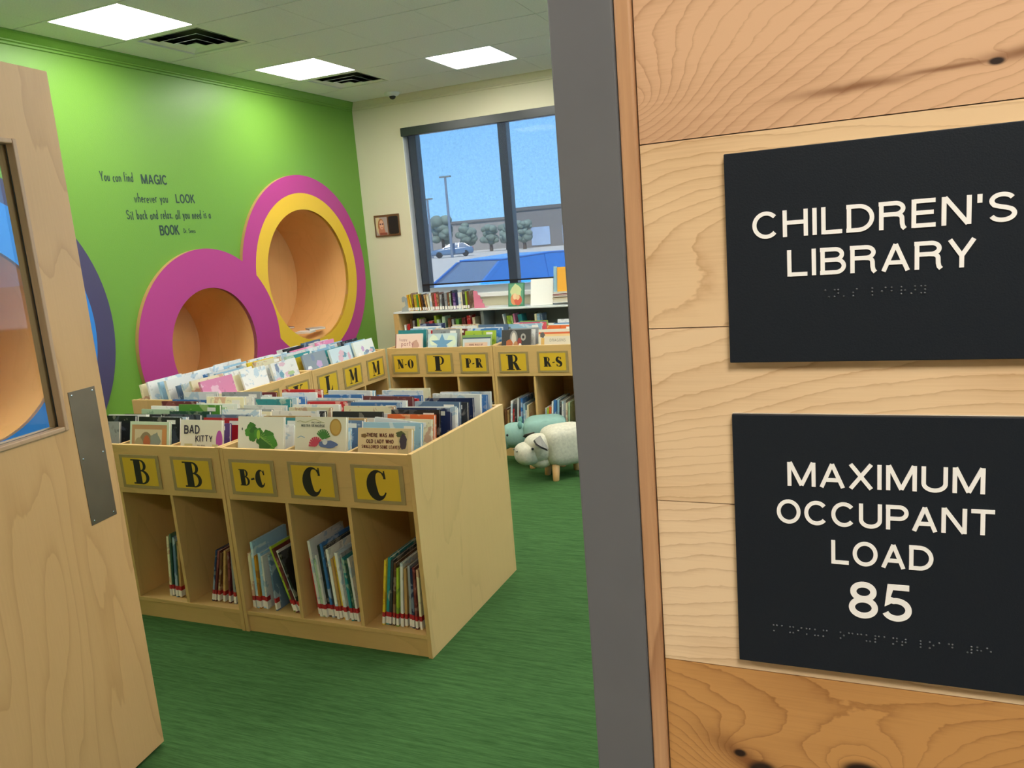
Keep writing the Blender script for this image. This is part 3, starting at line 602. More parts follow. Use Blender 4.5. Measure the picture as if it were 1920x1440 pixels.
# ------------------------------------------------------------------ signs
def braille(cells):
    D = {'ch': '16', 'n': '1345', "'": '3', 's': '234', 'l': '123', 'i': '24', 'b': '12', 'r': '1235', 'ar': '345', 'y': '13456', 'm': '134', 'a': '1', 'x': '1346', 'u': '136', 'o': '135', 'c': '14', 'p': '1234', 't': '2345', 'd': '145', '#': '3456', 'h': '125', 'e': '15', ' ': ''}
    return [D[c] for c in cells]
def sign(label, zc, hh, lines, br, bz, bx):
    cx, wd = .0149, .2040; t = thing('wall_sign', label, 'sign', (cx, YF, zc), 0, 'raised-letter wall signs')
    MB().box(-wd/2, -.0022, -hh/2, wd/2, .0, hh/2).build('backing', M_clear, t)
    MB().box(-wd/2, -.0062, -hh/2, wd/2, -.0022, hh/2).build('plate', M_sign, t, bevel=.0006)
    for s, x, z, H, w, xs, sp in lines:
        q = MB(); text(q, s, x-cx, z-zc, H, w, sp, xs, .0008, lambda a, b, d: (a, -.0062-d, b)); q.build('lettering', M_letter, t)
    q = MB(); x = bx-cx
    for c in br:
        for ch in c:
            k = int(ch)-1; M = Matrix.Translation((x+(k//3)*.0024, -.0062, bz-zc-(k % 3)*.0024)) @ Matrix.Rotation(PI/2, 4, 'X')
            q.lathe([(.0008, 0), (.00072, .0004), (.00045, .0008), (.0, .00095)], 10, M)
        x += .0061
    q.build('braille', mat('braille_dots', '#4b5055', .22, spec=.9), t)
def fit(s, x0, x1, H, sp): return ((x1-x0)/H-sp*(len(s)-1))/sum(G[c][0] for c in s)
K = .62/.65
def zz(z): return 1.572+(z-1.572)*K
def ln_(s, x0, x1, zb, H, w=.152, sp=.13):
    x0 *= K; x1 *= K; H *= K; return (s, (x0+x1)/2, zz(zb), H, w, fit(s, x0, x1, H, sp), sp)
sign("upper charcoal sign on the plank wall reading CHILDREN'S LIBRARY", 1.5421, .1530, [ln_("CHILDREN'S", -.0718, .1012, 1.5558, .0196), ln_('LIBRARY', -.0472, .0775, 1.5262, .0196)],
     braille(['ch', 'n', "'", 's', ' ', 'l', 'i', 'b', 'r', 'ar', 'y']), zz(1.5144), -.0204*K)
sign('lower charcoal sign on the plank wall giving a maximum occupant load', 1.3233, .2044, [ln_('MAXIMUM', -.0500, .0868, 1.3610, .0194), ln_('OCCUPANT', -.0585, .0932, 1.3296, .0194), ln_('LOAD', -.0180, .0540, 1.2982, .0194), ln_('85', -.0052, .0397, 1.2545, .0300, .15, .10)],
     braille(list('maximum occupant load #he')), zz(1.2395), -.0628*K)

# ------------------------------------------------------------------ door (opened a little past square)
da = math.radians(8.608)
t = bpy.data.objects.new('door_1', None); COL.objects.link(t); t.location = (-2.1313, 1.7356, 0); t.rotation_euler = (0, 0, da); struct(t, 'open maple door with a tall glass pane and a steel push plate', 'door')
# local y runs from the hinge (-.914) to the free edge (0); the face seen is x = 0
HX = -.044; Z1 = 2.146; lt, lb, ls, lh = 1.944, 1.1255, -.158, -.756
mb = MB(); mb.box(HX, ls, .012, 0, 0, Z1); mb.box(HX, -.914, .012, 0, lh, Z1); mb.box(HX, lh, .012, 0, ls, lb); mb.box(HX, lh, lt, 0, ls, Z1)
mb.build('panel', M_door, t)
bd = MB()
for x0, x1 in ((-.0205, .0065), (-.0505, -.0285)):
    for a in ((ls-.014, lb, ls, lt), (lh, lb, lh+.014, lt), (lh+.014, lb, ls-.014, lb+.014), (lh+.014, lt-.014, ls-.014, lt)): bd.box(x0, a[0], a[1], x1, a[2], a[3])
bd.build('glazing_bead', M_bead, t, bevel=.003)
MB().box(-.0275, lh, lb, -.0215, ls, lt).build('glass', gm, t)
gk = MB()
for a in ((ls-.0145, lb+.014, ls-.0135, lt-.014), (lh+.014, lb+.0135, ls-.014, lb+.0145)): gk.box(-.0205, a[0], a[1], -.0170, a[2], a[3])
gk.build('gasket', M_black, t)
pp = MB().box(0, -.1355, .8228, .0016, -.0305, 1.2318).build('push_plate', M_steel, t, bevel=.0006)
sc_ = MB()
for z in (.834, 1.027, 1.220):
    for y in (-.1235, -.0425): sc_.ell((.0018, y, z), (.0012, .0032, .0032), 10, 6)
sc_.build('screws', M_screw, pp)
hg = MB()
for z in (.3, 1.08, 1.9): hg.lathe([(.008, z-.055), (.008, z+.055)], 12, Matrix.Translation((-.05, -.92, 0)))
hg.build('hinge', M_steel, t)
#--BINS--
# ------------------------------------------------------------------ book bins
T_, D_ST = .819, .018
def card_letters(o_name, s, cx, y, parent, Hbig=.112):
    q = MB()
    if len(s) == 1: fat_text(q, s, cx, .697, Hbig if s != 'M' else .104, y, 0, 1.0)
    else: fat_text(q, s, cx, .697, .070, y, 0, .84)
    q.build('lettering', M_ink, parent)
def book_bin(label, x, y, rz, Wd, D, cards, both=False, bay=None):
    """browser bin: local x along the front, local y to its back, front face at y = 0"""
    t = thing('book_bin', label, 'book bin', (x, y, 0), rz, 'picture book bins'); s = D_ST; n = len(cards); pitch = (Wd-s)/n
    for xx in (0, Wd-s): MB().box(xx, 0, 0, xx+s, D, T_).build('side_panel', M_maple, t, bevel=.0015)
    z1 = .595
    fronts = [(.0, s, 1)] + ([(D-s, D, -1)] if both else [])
    for y0, y1, sg in fronts:
        MB().box(s, y0+.001, z1, Wd-s, y1, T_-.003).build('front_panel', M_maple_x, t, bevel=.0015)
        ys = (.03, .048) if sg > 0 else (D-.048, D-.03)
        MB().box(s, ys[0]-.02 if sg > 0 else ys[0], 0, Wd-s, ys[1], .074).build('toe_kick', M_maple_x, t)
    yb = D/2 if both else D-.012
    MB().box(s, .004, .076, Wd-s, (D-.004) if both else yb, .094).build('base_shelf', M_maple_x, t, bevel=.0012)
    MB().box(s, yb-.006, .094, Wd-s, yb+.006, .600 if both else T_-.003).build('back_panel', M_maple_x, t)
    MB().box(s, s, .601, Wd-s, (D-s) if both else yb-.006, .618).build('trough_floor', M_maple_x, t)
    for k in range(1, n):
        xx = k*pitch
        MB().box(xx, .006, .094, xx+s*.9, yb-.006, .600).build('divider', M_maple, t, bevel=.001)
        MB().box(xx, s+.001, .618, xx+s*.8, (D-s-.001) if both else yb-.007, T_-.012).build('trough_divider', M_maple, t, bevel=.001)
    for k, c in enumerate(cards):
        if c is None: continue
        cx = s/2+(k+.5)*pitch; a, b = .115, .076
        hd = MB().box(cx-a, -.0035, .697-b, cx+a, -.0002, .697+b).build('card_holder', M_holder, t, bevel=.0012)
        MB().box(cx-a+.018, -.0040, .697-b+.014, cx+a-.018, -.0034, .697+b-.014).build('card', M_card, hd)
        if c: card_letters('lettering', c, cx, -.0042, hd)
    t['pitch'] = pitch; t['depth'] = D; t['inner'] = s
    return t

PAL = dict(w=('white', '#e9e8e4'), c=('cream', '#e6dcb8'), k=('black', '#17181b'), n=('navy', '#232f57'), b=('blue', '#3d74b4'), l=('light blue', '#9cc3dc'), t=('teal', '#2f8b90'),
           g=('green', '#5a9a3c'), d=('dark green', '#21473a'), y=('yellow', '#e2c534'), o=('orange', '#d8672c'), r=('red', '#c3252b'), m=('maroon', '#6a2a2c'), p=('pink', '#e38bb0'),
           v=('purple', '#5c3f7c'), a=('tan', '#c19a62'), e=('grey', '#9a9c9e'), s=('slate blue', '#5b7391'), u=('brown', '#6b452c'), f=('pale green', '#bcd6b4'), i=('lime', '#a7c13a'), x=('rose', '#d7535c'), j=('amber', '#dd9d22'), z=('charcoal', '#3a3b3f'))
ACC = dict(w='#7fb0cf', c='#b7543b', k='#59606c', n='#b6c6dc', b='#dfe9f2', l='#f3f4ef', t='#e0e6c8', g='#d9e6a0', d='#7f9a76', y='#b7722a', o='#f0d9a8', r='#f1d6c2', m='#a7635c', p='#fbe9ef', v='#c7a8dc', a='#6b4a2a', e='#40464e', s='#c8d6e0', u='#c9a27a', f='#5f8f73', i='#3d7b3c', x='#f3dcd6', j='#8d4b1c', z='#b8b2a8')
def cover_mat(k):
    m = mat('cover_'+PAL[k][0].replace(' ', '_'), PAL[k][1], .32); t = NT(m); n = m.node_tree; b = n.nodes['Principled BSDF']
    co = n.nodes.new('ShaderNodeTexCoord').outputs['Object']; oi = n.nodes.new('ShaderNodeObjectInfo'); ad = n.nodes.new('ShaderNodeVectorMath'); ad.operation = 'MULTIPLY_ADD'
    n.links.new(oi.outputs['Random'], ad.inputs[0]); ad.inputs[1].default_value = (9.1, 5.7, 7.3); n.links.new(co, ad.inputs[2]); v = ad.outputs[0]
    f = t.smooth(t.noise(v, 11, 3, .6, .6), .56, .60); g = t.smooth(t.noise(v, 24, 2, .5), .63, .66)
    c1 = t.mix(t.math('MULTIPLY', f, .5), lin(PAL[k][1]), lin(ACC[k])); hv = n.nodes.new('ShaderNodeHueSaturation'); n.links.new(c1, hv.inputs['Color'])
    n.links.new(t.math('MULTIPLY_ADD', oi.outputs['Random'], .35, .82), hv.inputs['Value'])
    c2 = t.mix(t.math('MULTIPLY', g, .22), hv.outputs[0], lin('#e6ddcc' if k in 'knmdvzub' else '#4a3c44')); n.links.new(c2, b.inputs['Base Color'])
    return m
CM = {k: cover_mat(k) for k in PAL}
PLAIN = {}
def flat(hexc):
    if hexc not in PLAIN: PLAIN[hexc] = mat('print_'+hexc.strip('#'), hexc, .4)
    return PLAIN[hexc]
ORD = 'first second third fourth fifth sixth seventh eighth ninth tenth eleventh twelfth thirteenth fourteenth fifteenth sixteenth seventeenth eighteenth nineteenth twentieth'.split()
ORD += ['twenty-'+o for o in ORD[:9]] + ['thirtieth']
def book(label, w, hh, th, k, M, group, spine=False, barcode=False, plain=None, art=None):
    """picture book: local x from the spine, front cover on y = 0 facing -y, z up; M places it"""
    corners = [M @ Vector(c) for c in ((0, 0, 0), (w, 0, 0), (0, th, 0), (w, th, 0))]
    M = Matrix.Translation((0, 0, M.translation.z-min(c.z for c in corners))) @ M
    t = thing('picture_book', label, 'book', group=group); t.matrix_world = M; t.rotation_mode = 'XYZ'
    b = .0022; cm_ = plain or CM[k]; r = .004
    q = MB(); q.box(0, 0, 0, w, b, hh); q.box(0, th-b, 0, w, th, hh); q.box(0, b, 0, b, th-b, hh); q.build('cover', cm_, t)
    MB().box(b, b, .003, w-.004, th-b, hh-.0035).build('pages', M_page, t)
    if spine:
        MB().box(-.0006, -.0004, .006, .022, .0, .036).box(-.0006, 0, .006, 0, th, .036).build('spine_label', M_lab, t)
        MB().box(-.0006, -.0004, .036, .022, .0, .056).box(-.0006, 0, .036, 0, th, .056).build('spine_band', M_redband, t)
    if barcode:
        x0 = w-.075; lab = MB(); lab.box(x0, -.0005, hh-.030, x0+.05, 0, hh-.012, 0)
        lab.build('barcode_label', M_lab, t)
    if art: art(t, w, hh)
    return t
def Rx(a): return Matrix.Rotation(a, 4, 'X')
def Ry(a): return Matrix.Rotation(a, 4, 'Y')
def Rz(a): return Matrix.Rotation(a, 4, 'Z')
rb = random.Random(11)
NB = [0]
def fill_bin(unit, bay, keys, where, y0=.024, y1=None, hero=None, fmt='{c} picture book, {o} behind the {w} sign', a0=13, a1=6, lo=.258, hi=.292, wmin=.195, ord0=0, skip=0, group=None):
    """a rank of books leaning back in one bay of a bin"""
    p, D, s = unit['pitch'], unit['depth'], unit['inner']; U = unit.matrix_basis if False else Matrix.Translation(unit.location) @ Rz(unit.rotation_euler.z)
    xa, xb = s+bay*p+.004, s+bay*p+p-s-.004
    if bay == 0: xa = s+.004
    y1 = y1 or D-.03; n = len(keys); hmax = .30; yy = y0
    ths = [rb.uniform(.012, .019) for _ in keys]
    gap = max(.001, (y1-y0-hmax*math.sin(math.radians(a1))-sum(t/math.cos(math.radians(a0)) for t in ths)-.01)/max(1, n-1))
    for i, k in enumerate(keys):
        a = math.radians(a0+(a1-a0)*i/max(1, n-1)); hh = rb.uniform(lo, hi); w = min(rb.uniform(wmin, .262), xb-xa-.012); th = ths[i]; art = None; plain = None; roll = rb.uniform(-.012, .012)
        if where == 'right C' and i == 2: roll = .10
        if hero and i == 0: hh, w, plain, art, name = hero; roll = 0.0
        if i < skip: yy += th/math.cos(a)+gap; continue
        x = xa+.006+rb.random()*max(0, xb-xa-.012-w)
        if roll > .05: x = xa+.003; w = min(w, .215)
        if hero and i == 0: x = (xa+xb-w)/2
        M = U @ Matrix.Translation((x, yy, .6185)) @ Rx(-a) @ Ry(roll)
        lab = f'{name} standing first behind the {where} sign' if hero and i == 0 else fmt.format(c=PAL[k][0], o=ORD[i+ord0], w=where)
        book(lab, w, hh, th, k, M, group or f'picture books in the {where} bin', barcode=(i > 0 and rb.random() < .55), plain=plain, art=art)
        yy += th/math.cos(a)+gap
def shelve(x, y, z, rz, items, where, lean_dir=1, depth=.24, group=None, spine=True, fmt='{c} book, {o} from the left {w}'):
    """books side by side, spines to -y: items = (key, thickness, height, lean degrees, gap before)"""
    for i, (k, th, hh, lean, gp) in enumerate(items):
        x += gp; a = math.radians(lean)
        if i: x += max(0, min(hh, items[i-1][2])*(math.tan(math.radians(items[i-1][3]))-math.tan(a)))
        # spine faces -y: local x -> +y; thickness runs to -x
        M = Matrix.Translation((x+th/math.cos(a), y+rb.uniform(0, .012), z)) @ Ry(a) @ Rz(PI/2)
        book(fmt.format(c=PAL[k][0], o=ORD[i], w=where), depth*rb.uniform(.9, 1.0), hh, th, k, M, group or f'books {where}', spine=spine)
        x += th/math.cos(a)
# ---- printed fronts of the books that stand foremost
def layer(prims, parent, name, y=-.0007):
    """flat print: (polygon, colour) laid one on the other on the cover"""
    mb = MB(); mats = []
    for i, (pts, c) in enumerate(prims):
        m = flat(c)
        if m not in mats: mats.append(m)
        mb.add([(px, y-.00006*i, pz) for px, pz in pts], [tuple(range(len(pts)))], mats.index(m))
    return mb.build(name, mats, parent)
def ell2(cx, cz, rx, rz, n=24, wob=0, seed=0, rot=0):
    r = random.Random(seed); ph = r.uniform(0, 6); out = []
    for i in range(n):
        a = 2*PI*i/n; k = 1+wob*math.sin(5*a+ph)*.6+wob*math.sin(9*a+2*ph)*.4; u, v = rx*k*math.cos(a), rz*k*math.sin(a)
        out.append((cx+u*math.cos(rot)-v*math.sin(rot), cz+u*math.sin(rot)+v*math.cos(rot)))
    return out
def rect(x0, z0, x1, z1): return [(x0, z0), (x1, z0), (x1, z1), (x0, z1)]
def words(parent, lines, col):
    mb = MB()
    for s, x, z, H, w, xs, jig in lines: text(mb, s, x, z, H, w, .16, xs, 0, lambda a, b, d: (a, -.0016-d, b), 0, 'c', jig)
    mb.build('title', flat(col), parent)
def art_frame(t, w, h_):
    layer([(rect(.012, .02, w-.012, h_-.014), '#b58b62'), (rect(.03, .04, w-.04, h_-.034), '#cdbf9e'), (ell2(w*.42, h_-.115, .045, .07), '#8c7a5c'), (ell2(w*.44, h_-.105, .022, .045), '#b5623c'), (ell2(w*.24, h_-.12, .03, .05), '#a99c78'), (ell2(w*.66, h_-.085, .03, .035, 20, .2, 3), '#8d9288'), (rect(w-.038, .03, w-.014, h_-.03), '#c98a52')], t, 'cover_art')
def art_bad(t, w, h_):
    layer([(ell2(w-.012, h_-.085, .018, .042), '#b94fae'), (rect(w*.1, h_-.112, w*.3, h_-.103), '#d3c68f'), (rect(w*.78, h_-.112, w*.93, h_-.103), '#d3c68f')], t, 'cover_art')
    words(t, [('BAD', w*.28, h_-.058, .036, .17, .95, .12), ('KITTY', w*.58, h_-.094, .026, .17, 1.05, .14)], '#2a1b3a'); words(t, [('NICK BRUEL', w*.52, h_-.112, .006, .16, 1.0, 0)], '#4a3f3a')
def art_leaf(t, w, h_):
    P = []
    for k, (x, z, r) in enumerate([(.30, .045, .022), (.24, .065, .020), (.36, .062, .022), (.33, .085, .02), (.46, .070, .024), (.56, .095, .034), (.66, .085, .032), (.72, .108, .034), (.60, .118, .03)]):
        P.append((ell2(x*w, h_-z, r, r*.95, 30, .13, k), ['#3f7d2a', '#4a8f2f', '#356f28'][k % 3]))
    for k in range(7): P.append((ribpoly([(w*.50, h_-.085), (w*(.56+.04*k), h_-.06-.011*k)], .0016), '#8fbf55'))
    layer(P, t, 'cover_art'); layer([(ell2(w*.46, h_-.074, .009, .02), '#9ac63f'), (ell2(w*.10, h_-.052, .003, .006), '#222222')], t, 'cover_detail', -.0016)
def ribpoly(p, w):
    a, b = ribbon(p, w); return a+b[::-1]
def art_sea(t, w, h_):
    P = [(ell2(w*.8, h_-.04, .028, .034), '#b08a3c'), (ell2(w*.8, h_-.04, .022, .028), '#c6a050'), (ribpoly([(w*.04, h_-.02)]+[(w*(.1+.06*k), h_-.016-.006*math.sin(k)) for k in range(9)], .003), '#b9b98f'), (ribpoly([(w*.05, h_-.085), (w*.12, h_-.078), (w*.2, h_-.084)], .003), '#7fa6bf')]
    for k in range(9):
        a = .35+k*.27; P.append((ribpoly([(w*.56, h_-.088), (w*.56+.036*math.cos(a), h_-.088+.04*math.sin(a))], .007), '#3f7b35'))
    for k in range(8):
        a = .8+k*.33; P.append((ribpoly([(w*.42, h_-.115), (w*.42+.034*math.cos(a), h_-.115+.036*math.sin(a))], .008), '#c9405c'))
    P += [(ell2(w*.66, h_-.108, .045, .015, 24, .1, 4), '#5a6f9f'), (ell2(w*.6, h_-.098, .012, .012), '#cfd4d8')]
    layer(P, t, 'cover_art'); words(t, [('MISTER SEAHORSE', w*.36, h_-.040, .0095, .2, 1.0, .05), ('ERIC CARLE', w*.42, h_-.026, .006, .16, 1.0, 0)], '#39453f')
def art_lady(t, w, h_):
    layer([(rect(0.002, .0, w-.012, h_-.004), '#dfc79a'), (rect(w-.06, .1, w-.014, h_-.008), '#cbb98c'), (ell2(w*.8, h_-.022, .02, .012, 20, .2, 1), '#4f5a35'), (ell2(w*.85, h_-.05, .016, .03, 20, .1, 2), '#3d3342'), (ell2(w*.12, h_-.03, .014, .008, 16, .2, 4), '#7a5a30')], t, 'cover_art')
    words(t, [('THERE WAS AN', w*.42, h_-.034, .0145, .22, .82, .04), ('OLD LADY WHO', w*.42, h_-.058, .0145, .22, .82, .04), ('SWALLOWED SOME LEAVES!', w*.44, h_-.078, .0125, .2, .72, .03)], '#5c2413')
def art_pink(t, w, h_):
    layer([(rect(.006, .01, w-.012, h_-.01), '#f0d3c4'), (rect(.0, .0, .008, h_), '#8d4a42'), (ell2(w*.75, h_-.09, .03, .04, 22, .15, 3), '#cda08e')], t, 'cover_art')
    words(t, [('happy', w*.30, h_-.055, .024, .1, .9, .05), ('party', w*.45, h_-.095, .042, .1, .9, .1)], '#a8696a')
def art_star(t, w, h_):
    P = []; pts = []
    for k in range(10):
        r = .085 if k % 2 == 0 else .034; a = PI/2+k*PI/5; pts.append((w*.5+r*1.15*math.cos(a), h_-.075+r*math.sin(a)*.86))
    layer([(ell2(w*.2, h_-.05, .035, .04, 20, .1, 2), '#e4efd8'), (ell2(w*.82, h_-.06, .04, .045, 20, .1, 5), '#dcead2'), (pts, '#6f9fc6')], t, 'cover_art')
def art_bed(t, w, h_):
    layer([(rect(.004, .0, w-.006, h_-.028), '#c9d2d4'), (rect(.004, h_-.028, w-.004, h_-.018), '#39536b'), (rect(.02, .0, w-.03, h_-.055), '#e0c0a6')], t, 'cover_art')
    words(t, [('WAKE WALK UP', w*.48, h_-.078, .012, .18, .9, .02)], '#8a5a50')
def art_dark(t, w, h_):
    layer([(ell2(w*.42, h_-.06, .03, .055), '#8d8a86'), (ell2(w*.42, h_-.07, .018, .05), '#d8cfc4'), (ell2(w*.27, h_-.10, .026, .03, 22, .12, 3), '#b5653a'), (ell2(w*.50, h_-.108, .02, .024, 22, .1, 6), '#c08a5c'), (ell2(w*.62, h_-.09, .016, .03), '#9b3a34'), (ell2(w*.75, h_-.055, .02, .026), '#a7a29a'), (ell2(w*.75, h_-.055, .009, .011), '#2a2a2a'), (ell2(w*.64, h_-.118, .012, .02), '#e9e4dc')], t, 'cover_art')
def art_dragon(t, w, h_):
    layer([(rect(0.002, h_-.034, w-.002, h_-.02), '#d8653a'), (rect(.002, h_-.05, w-.01, h_-.034), '#e9c78a'), (ell2(.03, h_-.04, .018, .02, 22, .2, 4), '#5f5a58'), (rect(.02, .05, .045, h_-.06), '#d9ad62')], t, 'cover_art')
    words(t, [('DRAGONS', w*.58, h_-.088, .020, .12, .95, .03)], '#8d857b')
def art_scrib(seed):
    def f(t, w, h_):
        r = random.Random(seed); P = []
        for k in range(9): P.append((ell2(r.uniform(.12, .88)*w, h_-r.uniform(.02, .14), r.uniform(.012, .035), r.uniform(.01, .03), 20, .2, k+seed), r.choice(['#8fb2c8', '#c7a8cf', '#a7c08a', '#7f8ea8', '#dcb7c4', '#6f9db0', '#f2f2ee'])))
        layer(P, t, 'cover_art')
    return f

FY, SW = 2.463, .9135
F_right = book_bin('maple book bin with B-C and two C signs and a plain end panel', -1.502-SW, FY, 0, SW, .85, ['B-C', 'C', 'C'], True)
F_left = book_bin('maple book bin with two B signs, half hidden behind the open door', -1.502-2*SW-.004, FY, 0, SW, .85, ['', 'B', 'B'], True)
WXF = -3.285
K_near = book_bin('maple book bin along the green wall ending at the K sign', WXF, 3.345, PI/2, .912, .60, ['', '', 'K'])
K_far = book_bin('maple book bin along the green wall with the L and two M signs', WXF, 4.262, PI/2, .912, .60, ['L', 'M', 'M'])
N_bin = book_bin('maple book bin with the N-O, P and P-R signs at the back of the corner', WXF+.003, 5.193, 0, .880, .60, ['N-O', 'P', 'P-R'])
R_bin = book_bin('maple book bin with the R and R-S signs behind the animal stools', WXF+.003+.883, 5.193, 0, .912, .60, ['R', 'R-S', ''])

hero = lambda h_, w, c, art, name: (h_, w, flat(c), art, name)
fill_bin(F_left, 1, 'fkwkdgfwcwewm', 'left B', hero=hero(.285, .232, '#c9d8bf', art_frame, 'pale book with a framed illustration'), wmin=.215)
fill_bin(F_left, 2, 'wvrswcewtwbwr', 'right B', hero=hero(.297, .228, '#e9e2d2', art_bad, 'white book with a scrawled black title'), wmin=.20)
fill_bin(F_right, 0, 'wwtawkcwrewbwl', 'B-C', hero=hero(.316, .236, '#efece0', art_leaf, 'white book with green leaves on its cover'), wmin=.2)
fill_bin(F_right, 1, 'clsawkwcbwmrbwc', 'left C', hero=hero(.318, .245, '#e3dfcc', art_sea, 'cream book with a gold seal'), wmin=.215)
fill_bin(F_right, 2, 'alwcoknwwsznwbw', 'right C', hero=hero(.278, .240, '#dcc69a', art_lady, 'tan book with a brown three-line title'), wmin=.215)
fill_bin(F_left, 0, 'ekwkfwmbwc', 'half hidden leftmost', fmt='{c} picture book, {o} from the front in the bay behind the open door', wmin=.21)
for b_, keys, where, hr in ((0, 'pcwswlwc', 'nearest green-wall', None), (1, 'wcwlwbwkw', 'second green-wall', None), (2, 'wwcywewlw', 'K', (.30, .245, CM['w'], art_scrib(3), 'white book with pale scribbled cover'))):
    fill_bin(K_near, b_, keys, where, hero=hr, fmt='{c} picture book, {o} from the aisle in the {w} '+('bay' if b_ < 2 else 'sign bay'), wmin=.215, lo=.275, hi=.31)
for b_, keys, where, hr in ((0, 'eytwlwlw', 'L', (.30, .25, flat('#8d98a2'), art_scrib(5), 'grey white book with a swirling cover')), (1, 'wtlwwpkw', 'near M', (.29, .25, flat('#cfe0e6'), art_scrib(8), 'pale blue and white book')), (2, 'wlkwlpws', 'far M', (.295, .255, flat('#e6ece6'), art_scrib(12), 'white book with pastel sketches'))):
    fill_bin(K_far, b_, keys, where, hero=hr, wmin=.22, lo=.268, hi=.30)
for b_, keys, where, hr in ((0, 'ptwrlwwnw', 'N-O', (.30, .235, flat('#ecd9cc'), art_pink, 'pink cream book with a scribbled title')), (1, 'lecmwlwcw', 'P', (.295, .24, flat('#c9dde0'), art_star, 'pale book with a blue star shape')), (2, 'eigbwsdlw', 'P-R', (.275, .235, flat('#7fa35c'), art_bed, 'green and grey book with a pink title band'))):
    fill_bin(N_bin, b_, keys, where, hero=hr, wmin=.215, lo=.28, hi=.325)
for b_, keys, where, hr in ((0, 'zwelxbiw', 'R', (.305, .225, flat('#3b3a3a'), art_dark, 'dark book with pale figures on its cover')), (1, 'cwofwlbwl', 'R-S', (.30, .25, flat('#ded3bd'), art_dragon, 'cream book with an orange band'))):
    fill_bin(R_bin, b_, keys, where, hero=hr, wmin=.215, lo=.28, hi=.325)
# ---- cubbies under the signs
U_ = 'in the cubby under the '
fl = FY+.035
shelve(-2.872, fl, .0945, 0, [('c', .011, .29, 7, 0), ('d', .010, .30, 7, .002), ('s', .013, .29, 7, .014), ('d', .008, .27, 7, .002), ('a', .011, .27, 7, .003)], U_+'left B sign')
shelve(-2.632, fl, .0945, 0, [('n', .009, .25, 15, 0), ('m', .010, .25, 15, .004), ('u', .010, .24, 14, .006), ('a', .011, .25, 11, .008), ('m', .010, .24, 8, .008), ('e', .012, .25, 5, .008), ('z', .010, .24, 2, .008)], U_+'right B sign')
shelve(-2.388, fl, .0945, 0, [('c', .013, .25, 2, 0), ('l', .012, .30, 2, .004), ('j', .011, .24, 2, .003), ('l', .014, .25, 2, .003), ('w', .009, .24, 2, .006)], U_+'B-C sign')
shelve(-2.268, fl, .0945, 0, [('s', .009, .25, -1, 0), ('i', .012, .295, -17, .004), ('m', .011, .29, -17, .003), ('w', .011, .28, -17, .003), ('k', .011, .275, -17, .003)], U_+'B-C sign', fmt='{c} book, {o} of the right-hand group {w}')
shelve(-2.070, fl, .0945, 0, [('r', .010, .25, -3, .016), ('w', .012, .33, -3, .002), ('f', .011, .25, -3, .002), ('w', .010, .27, -3, .002), ('k', .014, .31, -3, .002), ('b', .011, .32, -3, .003), ('z', .013, .31, -3, .003), ('w', .012, .30, -3, .003), ('a', .010, .26, -3, .002), ('y', .011, .27, -3, .002), ('w', .013, .29, -3, .003), ('e', .011, .28, -3, .003), ('t', .011, .27, -3, .003), ('d', .010, .26, -3, .003), ('w', .010, .27, -3, .003)], U_+'left C sign')
shelve(-1.742, fl, .0945, 0, [('y', .010, .28, 9, 0), ('t', .012, .29, 9, .003), ('z', .010, .28, 9, .003), ('u', .010, .27, 8, .003), ('i', .010, .25, 7, .004), ('w', .012, .27, 6, .004), ('a', .011, .25, 5, .004), ('e', .010, .26, 4, .004), ('n', .010, .25, 4, .004), ('m', .010, .26, 3, .004), ('c', .010, .25, 2, .004), ('d', .011, .26, 0, .004)], U_+'right C sign')
bl_ = 5.193+.035
shelve(-2.372, bl_, .0945, 0, [('u', .016, .25, 3, 0), ('a', .012, .24, 3, .004), ('w', .014, .31, 5, .006), ('r', .012, .25, 5, .003), ('z', .014, .31, 5, .003), ('w', .013, .33, 4, .003), ('m', .011, .24, 4, .003), ('b', .014, .33, 4, .003), ('l', .014, .29, 3, .003), ('w', .011, .24, 3, .003), ('c', .012, .28, 3, .003)], U_+'R sign')
shelve(-2.066, bl_, .0945, 0, [('w', .013, .26, 5, 0), ('i', .012, .26, 5, .003), ('o', .018, .27, 5, .003), ('w', .012, .31, 5, .003), ('b', .020, .32, 5, .003), ('l', .015, .32, 4, .003), ('z', .014, .31, 4, .003), ('w', .014, .31, 4, .003), ('e', .013, .32, 4, .003), ('c', .012, .30, 4, .003), ('f', .012, .30, 4, .003)], U_+'R-S sign')
shelve(-2.60, bl_, .0945, 0, [('k', .014, .26, 4, 0), ('s', .013, .27, 4, .004), ('b', .014, .26, 4, .004), ('l', .012, .26, 3, .004), ('w', .012, .27, 3, .004), ('n', .014, .25, 2, .004)], U_+'P-R sign')
shelve(-2.915, bl_, .0945, 0, [('n', .014, .26, 4, .13), ('k', .013, .30, 4, .004), ('z', .014, .29, 4, .004)], U_+'P sign')

